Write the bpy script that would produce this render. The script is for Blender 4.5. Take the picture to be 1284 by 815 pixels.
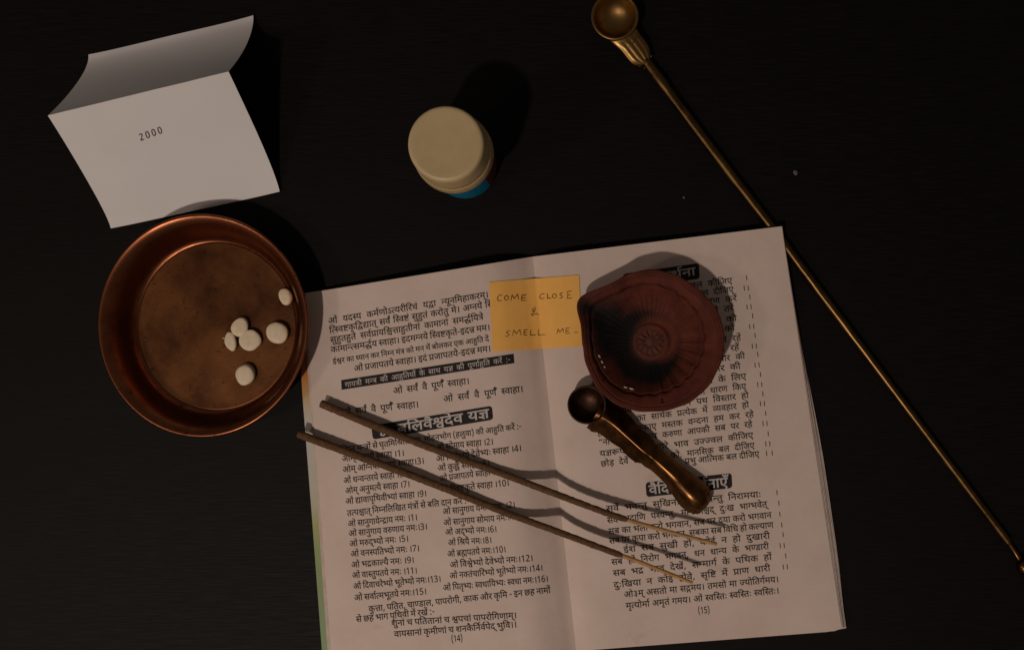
import bpy, bmesh, math, random
from mathutils import Vector, noise

# ------------------------------------------------------------------ survey
# Everything is measured in units of 0.41 mm on the table (about 24.4 to the cm).
PX = 0.00041
NX, NY = 775.0, 440.0          # table point straight under the camera
CAMH = 1171.0                  # camera height in the same units (48 cm)

def W(x, y, z=0.0):
    """sighted point (x, y) at height z -> world metres"""
    k = (CAMH - z) / CAMH
    return Vector(((x - NX) * k * PX, -(y - NY) * k * PX, z * PX))

def G(x, y, z=0.0):
    """plan point (x, y) at height z -> world metres"""
    return Vector(((x - NX) * PX, -(y - NY) * PX, z * PX))

scene = bpy.context.scene
for o in list(bpy.data.objects):
    bpy.data.objects.remove(o)
C = scene.collection

# ------------------------------------------------------------------ camera
cam = bpy.data.cameras.new('camera')
cam.sensor_width = 36
cam.lens = 36 * CAMH / 1284
cam.shift_x = (642 - NX) / 1284
cam.shift_y = (NY - 407.5) / 1284
cam.clip_start = 0.01
cam.clip_end = 20
camo = bpy.data.objects.new('camera', cam)
camo.location = (0, 0, CAMH * PX)
C.objects.link(camo)
scene.camera = camo

# ------------------------------------------------------------------ light
wd = bpy.data.worlds.new('World')
scene.world = wd
wd.use_nodes = True
bg = wd.node_tree.nodes['Background']
bg.inputs[0].default_value = (1.0, 0.83, 0.74, 1)
bg.inputs[1].default_value = 0.078

def lamp(name, loc, watts, col, rad):
    d = bpy.data.lights.new(name, 'POINT')
    d.energy = watts; d.color = col; d.shadow_soft_size = rad
    o = bpy.data.objects.new(name, d); o.location = loc
    C.objects.link(o)
    return o
lamp('room_lamp', G(-270, 2140, 3000), 29.0, (1.0, 0.845, 0.755), 0.034)
lamp('far_lamp', G(-588, 987, 1200), 1.6, (1.0, 0.80, 0.68), 0.04)

scene.view_settings.view_transform = 'Standard'
scene.view_settings.look = 'None'
scene.view_settings.exposure = 0
scene.view_settings.gamma = 1
scene.view_settings.use_curve_mapping = False
scene.cycles.use_denoising = True
scene.cycles.max_bounces = 8

# ------------------------------------------------------------------ helpers
origin = {}

def props(o, label=None, cat=None, group=None, kind=None):
    if label: o['label'] = label
    if cat: o['category'] = cat
    if group: o['group'] = group
    if kind: o['kind'] = kind
    return o

def thing(name, loc, label, cat, group=None):
    o = bpy.data.objects.new(name, None)
    o.empty_display_size = 0.01
    o.location = loc
    C.objects.link(o)
    origin[o.name] = Vector(loc)
    return props(o, label, cat, group)

def mesh(name, verts, faces, m, parent=None, smooth=True, base=None):
    """verts in world metres; stored relative to the parent's (or own) base"""
    org = origin[parent.name] if parent else (Vector(base) if base else Vector((0, 0, 0)))
    me = bpy.data.meshes.new(name)
    me.from_pydata([tuple(Vector(v) - org) for v in verts], [], faces)
    me.validate()
    if smooth:
        me.polygons.foreach_set('use_smooth', [True] * len(me.polygons))
    me.materials.append(m)
    o = bpy.data.objects.new(name, me)
    C.objects.link(o)
    if parent:
        o.parent = parent
    else:
        o.location = org
    origin[o.name] = org
    return o

def fix_normals(o):
    bm = bmesh.new(); bm.from_mesh(o.data)
    bmesh.ops.remove_doubles(bm, verts=bm.verts, dist=1e-6)
    bmesh.ops.recalc_face_normals(bm, faces=bm.faces)
    bm.to_mesh(o.data); bm.free()
    return o

def sharp(o, deg=35):
    try:
        o.data.set_sharp_from_angle(angle=math.radians(deg))
    except Exception:
        pass
    return o

def catmull(pts, x):
    if x <= pts[0][0]: return pts[0][1]
    if x >= pts[-1][0]: return pts[-1][1]
    for i in range(len(pts) - 1):
        if pts[i][0] <= x <= pts[i + 1][0]:
            break
    x0, y0 = pts[i]; x1, y1 = pts[i + 1]
    h = x1 - x0
    def slope(j):
        if j <= 0: return (pts[1][1] - pts[0][1]) / (pts[1][0] - pts[0][0])
        if j >= len(pts) - 1: return (pts[-1][1] - pts[-2][1]) / (pts[-1][0] - pts[-2][0])
        return (pts[j + 1][1] - pts[j - 1][1]) / (pts[j + 1][0] - pts[j - 1][0])
    t = (x - x0) / h
    m0, m1 = slope(i) * h, slope(i + 1) * h
    return ((2*t**3 - 3*t**2 + 1) * y0 + (t**3 - 2*t**2 + t) * m0 + (-2*t**3 + 3*t**2) * y1 + (t**3 - t**2) * m1)

def lin(pts, x):
    if x <= pts[0][0]: return pts[0][1]
    for (a, b), (c, d) in zip(pts, pts[1:]):
        if x <= c: return b + (d - b) * (x - a) / (c - a)
    return pts[-1][1]

def sstep(a, b, x):
    t = max(0.0, min(1.0, (x - a) / (b - a)))
    return t * t * (3 - 2 * t)

def grid_faces(nu, nv, off=0, wrap=False):
    f = []
    for i in range(nu - 1):
        for j in range(nv if wrap else nv - 1):
            j2 = (j + 1) % nv
            f.append((off + i*nv + j, off + (i+1)*nv + j, off + (i+1)*nv + j2, off + i*nv + j2))
    return f

def sheet(name, fn, us, vs, thick, m, parent, base=None):
    """closed thin sheet; fn(u, v) -> (point, ) world metres, thickness in metres (downwards)"""
    nu, nv = len(us), len(vs)
    top = [fn(u, v) for u in us for v in vs]
    V = top + [p - Vector((0, 0, thick)) for p in top]
    n = nu * nv
    F = grid_faces(nu, nv)
    F += [tuple(n + i for i in reversed(f)) for f in grid_faces(nu, nv)]
    for i in range(nu - 1):
        a, b = i*nv, (i+1)*nv
        F.append((a, n + a, n + b, b))
        a, b = i*nv + nv - 1, (i+1)*nv + nv - 1
        F.append((a, b, n + b, n + a))
    for j in range(nv - 1):
        F.append((j, j+1, n+j+1, n+j))
        a, b = (nu-1)*nv + j, (nu-1)*nv + j + 1
        F.append((a, n+a, n+b, b))
    o = mesh(name, V, F, m, parent, True, base)
    fix_normals(o); sharp(o, 50)
    return o

def lathe(name, prof, cx, cy, m, parent=None, seg=96, fx=1.0, fy=1.0, warp=None, base=None, zoff=0.0):
    """prof: (r, z) list from axis outwards and back to the axis, survey units"""
    V, F = [], []
    for r, z in prof:
        for k in range(seg):
            a = 2 * math.pi * k / seg
            x, y = r * math.cos(a) * fx, r * math.sin(a) * fy
            zz = z
            if warp: x, y, zz = warp(x, y, zz, r, a)
            V.append(G(cx + x, cy - y, zz + zoff))
    F = grid_faces(len(prof), seg, wrap=True)
    o = mesh(name, V, F, m, parent, True, base)
    bm = bmesh.new(); bm.from_mesh(o.data)
    bmesh.ops.remove_doubles(bm, verts=bm.verts, dist=2e-6)
    bmesh.ops.holes_fill(bm, edges=bm.edges, sides=0)
    bmesh.ops.recalc_face_normals(bm, faces=bm.faces)
    bm.to_mesh(o.data); bm.free()
    o.data.polygons.foreach_set('use_smooth', [True] * len(o.data.polygons))
    return o

def tube(name, pts, rad, m, parent=None, seg=14, lump=0.0, lscale=0.25, base=None, flat=1.0, seed=0):
    """pts: world Vectors; rad: list of survey radii"""
    V = []
    n = len(pts)
    for i, p in enumerate(pts):
        d = (pts[min(i+1, n-1)] - pts[max(i-1, 0)]).normalized()
        side = d.cross(Vector((0, 0, 1))).normalized()
        up = side.cross(d).normalized()
        for k in range(seg):
            a = 2 * math.pi * k / seg
            r = rad[i]
            if lump:
                q = (p / PX) * lscale
                r *= 1 + lump * noise.noise(Vector((q.x + 3*math.cos(a) + seed, q.y + 3*math.sin(a), q.z)))
            V.append(p + (side * math.cos(a) + up * math.sin(a) * flat) * r * PX)
    F = grid_faces(n, seg, wrap=True)
    F.append(tuple(range(seg)))
    F.append(tuple(reversed(range((n-1)*seg, n*seg))))
    o = mesh(name, V, F, m, parent, True, base)
    fix_normals(o); sharp(o, 60)
    return o

def resample(path, n):
    """path of (x, y, z) sightings -> n smooth world points"""
    L = [0.0]
    for a, b in zip(path, path[1:]):
        L.append(L[-1] + math.dist(a[:2], b[:2]))
    P = []
    for i in range(n):
        s = L[-1] * i / (n - 1)
        P.append(W(*[catmull([(l, p[k]) for l, p in zip(L, path)], s) for k in range(3)]))
    return P

# ------------------------------------------------------------------ materials
def mat(name, c1, c2=None, scale=300.0, rough=0.6, metal=0.0, bump=0.0, bscale=None, detail=6.0,
        stretch=None, lo=0.35, hi=0.7, spec=0.5, sss=0.0, rvar=0.0, bdist=0.0002):
    m = bpy.data.materials.new(name); m.use_nodes = True
    nt = m.node_tree; N = nt.nodes; L = nt.links
    b = N['Principled BSDF']
    b.inputs['Roughness'].default_value = rough
    b.inputs['Metallic'].default_value = metal
    b.inputs['Specular IOR Level'].default_value = spec
    if sss:
        b.inputs['Subsurface Weight'].default_value = sss
        b.inputs['Subsurface Radius'].default_value = (0.004, 0.003, 0.002)
        b.inputs['Subsurface Scale'].default_value = 0.6
    tc = N.new('ShaderNodeTexCoord')
    vec = tc.outputs['Object']
    if stretch:
        mp = N.new('ShaderNodeMapping'); mp.inputs['Scale'].default_value = stretch
        L.new(vec, mp.inputs['Vector']); vec = mp.outputs['Vector']
    nz = N.new('ShaderNodeTexNoise')
    nz.inputs['Scale'].default_value = scale; nz.inputs['Detail'].default_value = detail
    nz.inputs['Roughness'].default_value = 0.62
    L.new(vec, nz.inputs['Vector'])
    rp = N.new('ShaderNodeValToRGB')
    rp.color_ramp.elements[0].position = lo; rp.color_ramp.elements[1].position = hi
    rp.color_ramp.elements[0].color = (*c1, 1); rp.color_ramp.elements[1].color = (*(c2 or c1), 1)
    L.new(nz.outputs['Fac'], rp.inputs['Fac'])
    L.new(rp.outputs['Color'], b.inputs['Base Color'])
    if rvar:
        mr = N.new('ShaderNodeMapRange')
        mr.inputs['From Min'].default_value = 0.3; mr.inputs['From Max'].default_value = 0.7
        mr.inputs['To Min'].default_value = rough - rvar; mr.inputs['To Max'].default_value = rough + rvar
        L.new(nz.outputs['Fac'], mr.inputs['Value']); L.new(mr.outputs['Result'], b.inputs['Roughness'])
    if bump:
        nb = N.new('ShaderNodeTexNoise')
        nb.inputs['Scale'].default_value = bscale or scale; nb.inputs['Detail'].default_value = 5
        L.new(vec, nb.inputs['Vector'])
        bp = N.new('ShaderNodeBump'); bp.inputs['Strength'].default_value = bump; bp.inputs['Distance'].default_value = bdist
        L.new(nb.outputs['Fac'], bp.inputs['Height']); L.new(bp.outputs['Normal'], b.inputs['Normal'])
    m['ramp'] = rp.name
    return m

def mix_attr(m, attr, col, breakup=0.0, bscale=400.0, lo=0.12, hi=1.0):
    """stains and painted shade of their own shape: attribute mask mixed over the base colour"""
    nt = m.node_tree; N = nt.nodes; L = nt.links
    b = N['Principled BSDF']
    src = b.inputs['Base Color'].links[0].from_socket
    at = N.new('ShaderNodeAttribute'); at.attribute_name = attr
    fac = at.outputs['Fac']
    if breakup:
        tc = N.new('ShaderNodeTexCoord'); nz = N.new('ShaderNodeTexNoise')
        nz.inputs['Scale'].default_value = bscale; nz.inputs['Detail'].default_value = 7
        L.new(tc.outputs['Object'], nz.inputs['Vector'])
        ma = N.new('ShaderNodeMath'); ma.operation = 'MULTIPLY_ADD'
        sb = N.new('ShaderNodeMath'); sb.operation = 'SUBTRACT'; sb.inputs[1].default_value = 0.5
        L.new(nz.outputs['Fac'], sb.inputs[0])
        L.new(sb.outputs[0], ma.inputs[0]); ma.inputs[1].default_value = breakup
        L.new(fac, ma.inputs[2])
        mr = N.new('ShaderNodeMapRange'); mr.interpolation_type = 'SMOOTHSTEP'
        mr.inputs['From Min'].default_value = lo; mr.inputs['From Max'].default_value = hi
        L.new(ma.outputs[0], mr.inputs['Value']); fac = mr.outputs['Result']
    mx = N.new('ShaderNodeMix'); mx.data_type = 'RGBA'
    L.new(fac, mx.inputs['Factor']); L.new(src, mx.inputs['A']); mx.inputs['B'].default_value = (*col, 1)
    L.new(mx.outputs['Result'], b.inputs['Base Color'])
    return m

def set_attr(o, name, fn):
    a = o.data.attributes.new(name, 'FLOAT', 'POINT')
    a.data.foreach_set('value', [fn(v.co) for v in o.data.vertices])

M = {}
M['table'] = mat('dark_lacquered_wood', (0.0018, 0.0014, 0.0012), (0.0056, 0.0042, 0.0034), 60, rough=0.62, bump=0.5, bscale=90,
                 stretch=(1.0, 22.0, 1.0), spec=0.13, rvar=0.1)
M['card'] = mat('white_card_paper', (0.680, 0.652, 0.628), (0.712, 0.684, 0.660), 25, rough=0.85, bump=0.25, bscale=1800, spec=0.2)
M['page'] = mat('booklet_paper', (0.610, 0.490, 0.415), (0.665, 0.545, 0.470), 45, rough=0.78, bump=0.35, bscale=140, spec=0.25, bdist=0.0006)
M['sheet'] = mat('inner_sheet_paper', (0.50, 0.40, 0.335), (0.62, 0.505, 0.43), 150, rough=0.85, spec=0.2)
M['ink'] = mat('black_print_ink', (0.012, 0.010, 0.009), (0.030, 0.024, 0.022), 1500, rough=0.7, spec=0.2)
M['knockout'] = mat('unprinted_paper_lettering', (0.46, 0.42, 0.38), (0.60, 0.55, 0.50), 900, rough=0.8, spec=0.2)
M['pen'] = mat('dark_pen_ink', (0.06, 0.018, 0.004), (0.13, 0.045, 0.01), 1800, rough=0.6, spec=0.2)
M['sticky'] = mat('yellow_sticky_paper', (0.88, 0.46, 0.105), (0.92, 0.51, 0.13), 160, rough=0.8, bump=0.1, bscale=1500, spec=0.2)
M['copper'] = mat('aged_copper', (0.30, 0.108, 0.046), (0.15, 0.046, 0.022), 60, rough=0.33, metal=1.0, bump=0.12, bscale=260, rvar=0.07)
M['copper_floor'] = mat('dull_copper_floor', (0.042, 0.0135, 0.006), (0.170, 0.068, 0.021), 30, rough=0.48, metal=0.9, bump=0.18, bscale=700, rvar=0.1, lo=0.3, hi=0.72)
def specks(m, col, scale, lo, hi):
    nt = m.node_tree; N = nt.nodes; L = nt.links; b = N['Principled BSDF']
    src = b.inputs['Base Color'].links[0].from_socket
    tc = N.new('ShaderNodeTexCoord'); nz = N.new('ShaderNodeTexNoise')
    nz.inputs['Scale'].default_value = scale; nz.inputs['Detail'].default_value = 4; nz.inputs['Roughness'].default_value = .7
    L.new(tc.outputs['Object'], nz.inputs['Vector'])
    mr = N.new('ShaderNodeMapRange'); mr.inputs['From Min'].default_value = lo; mr.inputs['From Max'].default_value = hi
    L.new(nz.outputs['Fac'], mr.inputs['Value'])
    mx = N.new('ShaderNodeMix'); mx.data_type = 'RGBA'
    L.new(mr.outputs['Result'], mx.inputs['Factor']); L.new(src, mx.inputs['A']); mx.inputs['B'].default_value = (*col, 1)
    L.new(mx.outputs['Result'], b.inputs['Base Color'])
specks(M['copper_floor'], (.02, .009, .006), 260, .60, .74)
specks(M['copper'], (.05, .018, .011), 200, .60, .74)
specks(M['page'], (.50, .36, .24), 28, .66, .80)
M['camphor'] = mat('white_camphor', (0.64, 0.525, 0.35), (0.74, 0.62, 0.43), 400, rough=0.6, bump=0.15, bscale=900)
M['lid'] = mat('cream_plastic', (0.48, 0.365, 0.185), (0.54, 0.42, 0.225), 60, rough=0.42, bump=0.05, bscale=600, sss=0.15)
M['collar'] = mat('pale_plastic', (0.44, 0.32, 0.155), (0.50, 0.37, 0.19), 90, rough=0.45, sss=0.15)
M['label'] = mat('blue_printed_label', (0.0, 0.17, 0.30), (0.005, 0.22, 0.37), 200, rough=0.35)
M['label_red'] = mat('red_printed_label', (0.10, 0.012, 0.008), (0.14, 0.02, 0.012), 200, rough=0.35)
M['brass'] = mat('aged_brass', (0.27, 0.165, 0.055), (0.19, 0.105, 0.036), 140, rough=0.42, metal=1.0, bump=0.15, bscale=420, rvar=0.08)
M['dark_brass'] = mat('dark_bronze', (0.10, 0.044, 0.016), (0.19, 0.092, 0.030), 160, rough=0.30, metal=1.0, bump=0.2, bscale=500, rvar=0.07)
M['cup'] = mat('tarnished_bronze_cup', (0.030, 0.013, 0.008), (0.075, 0.032, 0.015), 180, rough=0.46, metal=0.8, bump=0.3, bscale=500, rvar=0.1)
M['rod'] = mat('dull_brass_rod', (0.085, 0.048, 0.018), (0.155, 0.090, 0.032), 120, rough=0.34, metal=1.0, bump=0.25, bscale=420, stretch=(1, 1, 1), rvar=0.08)
M['clay'] = mat('terracotta', (0.064, 0.0140, 0.0075), (0.115, 0.026, 0.0125), 110, rough=0.75, bump=0.5, bscale=900, spec=0.18)
M['incense'] = mat('brown_incense_paste', (0.078, 0.040, 0.019), (0.165, 0.090, 0.044), 900, rough=0.9, bump=1.0, bscale=2500, spec=0.15)
M['bamboo'] = mat('bare_bamboo', (0.36, 0.19, 0.055), (0.50, 0.29, 0.095), 200, rough=0.6, bump=0.3, bscale=1500, spec=0.3)
M['dust'] = mat('pale_dust', (0.10, 0.09, 0.08), (0.14, 0.125, 0.11), 900, rough=0.95)

# printed back cover: orange, cream and green areas of a cover picture
def cover_material():
    m = mat('printed_cover', (0.6, 0.5, 0.4), None, 100, rough=0.45)
    nt = m.node_tree; N = nt.nodes; L = nt.links
    b = N['Principled BSDF']
    tc = N.new('ShaderNodeTexCoord'); sp = N.new('ShaderNodeSeparateXYZ')
    L.new(tc.outputs['Object'], sp.inputs[0])
    nz = N.new('ShaderNodeTexNoise'); nz.inputs['Scale'].default_value = 60
    L.new(tc.outputs['Object'], nz.inputs['Vector'])
    ma = N.new('ShaderNodeMath'); ma.operation = 'MULTIPLY_ADD'; ma.inputs[1].default_value = 0.02
    L.new(nz.outputs['Fac'], ma.inputs[0]); L.new(sp.outputs['Y'], ma.inputs[2])
    mr = N.new('ShaderNodeMapRange')
    mr.inputs['From Min'].default_value = -0.16 + 0.01; mr.inputs['From Max'].default_value = 0.04 + 0.01
    L.new(ma.outputs[0], mr.inputs['Value'])
    rp = N.new('ShaderNodeValToRGB'); cr = rp.color_ramp
    stops = [(0.0, (0.08, 0.15, 0.025)), (0.30, (0.10, 0.19, 0.03)), (0.50, (0.14, 0.22, 0.04)), (0.61, (0.30, 0.30, 0.08)), (0.68, (0.42, 0.42, 0.32)),
             (0.86, (0.50, 0.47, 0.40)), (0.92, (0.52, 0.36, 0.16)), (0.96, (0.55, 0.21, 0.03)), (1.0, (0.42, 0.13, 0.02))]
    cr.elements[0].position, cr.elements[0].color = stops[0][0], (*stops[0][1], 1)
    cr.elements[1].position, cr.elements[1].color = stops[-1][0], (*stops[-1][1], 1)
    for p, c in stops[1:-1]:
        e = cr.elements.new(p); e.color = (*c, 1)
    L.new(mr.outputs['Result'], rp.inputs['Fac'])
    L.new(rp.outputs['Color'], b.inputs['Base Color'])
    return m
M['cover'] = cover_material()

# ------------------------------------------------------------------ table
t = mesh('table_top', [(-1.2, -1.2, 0), (1.2, -1.2, 0), (1.2, 1.2, 0), (-1.2, 1.2, 0),
                       (-1.2, -1.2, -.03), (1.2, -1.2, -.03), (1.2, 1.2, -.03), (-1.2, 1.2, -.03)],
         [(0, 1, 2, 3), (7, 6, 5, 4), (0, 4, 5, 1), (1, 5, 6, 2), (2, 6, 7, 3), (3, 7, 4, 0)], M['table'], smooth=False)
props(t, 'dark blackish brown wooden table top with fine horizontal grain', kind='structure')

# ------------------------------------------------------------------ booklet
GUT0, GUT1 = (668.0, 322.0), (722.5, 816.0)
def gut_x(y):
    return GUT0[0] + (y - GUT0[1]) * (GUT1[0] - GUT0[0]) / (GUT1[1] - GUT0[1])
ZL = [(-330, 5.5), (-300, 7), (-250, 10.4), (-200, 14), (-150, 18.2), (-100, 23), (-78, 24.8), (-60, 25.3), (-42, 22.6), (-20, 14), (-7, 7.2), (0, 4.2)]
ZR = [(0, 4.2), (6, 7.8), (16, 12.0), (36, 15.6), (60, 16.4), (90, 15.4), (150, 13.6), (360, 12)]
LEFT_EDGE = [(368, 383), (480, 389.5), (576, 397), (640, 402), (840, 417)]

def zpage(x, y):
    d = x - gut_x(y)
    z = catmull(ZL, d) if d < 0 else catmull(ZR, d)
    w = min(1.0, abs(d) / 80)
    z += w * (0.45 * math.sin(x * .021 + y * .013) + 0.35 * math.sin(y * .031 - x * .009)) - 0.5 * w
    z += 5.0 * math.exp(-((x - 980)**2 + (y - 284)**2) / 60**2)
    return z

def zfloor(x, y):
    return 13.0 * math.exp(-((x - 980)**2 + (y - 284)**2) / 35**2)

def page_fn(side, frac, grow, dz=0.0):
    """sheet of the booklet: frac 1 = top page, 0 = bottom; grow(t) = outward offset of the fore edge"""
    def f(s, t):
        gy = GUT0[1] + (GUT1[1] - GUT0[1]) * t
        gx = gut_x(gy)
        if side == 'L':
            oy = 368 + (840 - 368) * t
            ox = lin(LEFT_EDGE, oy) - grow(t)
        else:
            oy = 284 + (790 - 284) * t
            ox = 980 + (1056 - 980) * t + grow(t)
            # slightly rounded, worn lower corner
            oy -= 3.0 * sstep(0.985, 1.0, t) * sstep(0.97, 1, s)
        x = gx + (ox - gx) * s
        y = gy + (oy - gy) * s
        zf = zfloor(x, y) + 0.8
        z = zf + (zpage(x, y) - zf) * frac + dz
        return W(x, y, z)
    return f

def spaced(n, p=1.8):
    return [(i / (n - 1)) ** p for i in range(n)]

book = thing('open_booklet', G(700, 560, 0), 'open Hindi prayer booklet lying flat with printed pages 14 and 15', 'book')
vs = [i / 39 for i in range(40)]
pageL = sheet('page', page_fn('L', 1.0, lambda t: 0), spaced(64), vs, 0.25 * PX, M['page'], book)
pageL['label'] = 'left printed page numbered 14, bulging towards the fold'
pageR = sheet('page', page_fn('R', 1.0, lambda t: 0), spaced(64), vs, 0.25 * PX, M['page'], book)
pageR['label'] = 'right printed page numbered 15, lying lower and flatter'
us2 = spaced(26); vs2 = [i / 19 for i in range(20)]
for k in range(4):
    fr = 0.84 - k * 0.19
    sheet('sheet', page_fn('L', fr, lambda t, k=k: 0.9 + 0.9 * k + 0.8 * math.sin(5 * t + k)), us2, vs2, 0.3 * PX, M['sheet'], book)
for k in range(6):
    fr = 0.88 - k * 0.14
    sheet('sheet', page_fn('R', fr, lambda t, k=k: 0.4 + (k + 1) * 1.35 * sstep(.12, .62, t) * (1 - .35 * sstep(.8, 1, t)) + 0.4 * math.sin(7 * t + 2 * k)),
          us2, vs2, 0.3 * PX, M['sheet'], book)
sheet('cover', page_fn('L', 0.02, lambda t: 5 + 6.5 * sstep(0, .25, t)), us2, vs2, 0.5 * PX, M['cover'], book)
sheet('cover', page_fn('R', 0.02, lambda t: 1 + 6.5 * sstep(.1, .6, t) * (1 - .4 * sstep(.85, 1, t))), us2, vs2, 0.5 * PX, M['cover'], book)

def PG(x, y, dz):
    return W(x, y, zpage(x, y) + dz)

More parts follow.
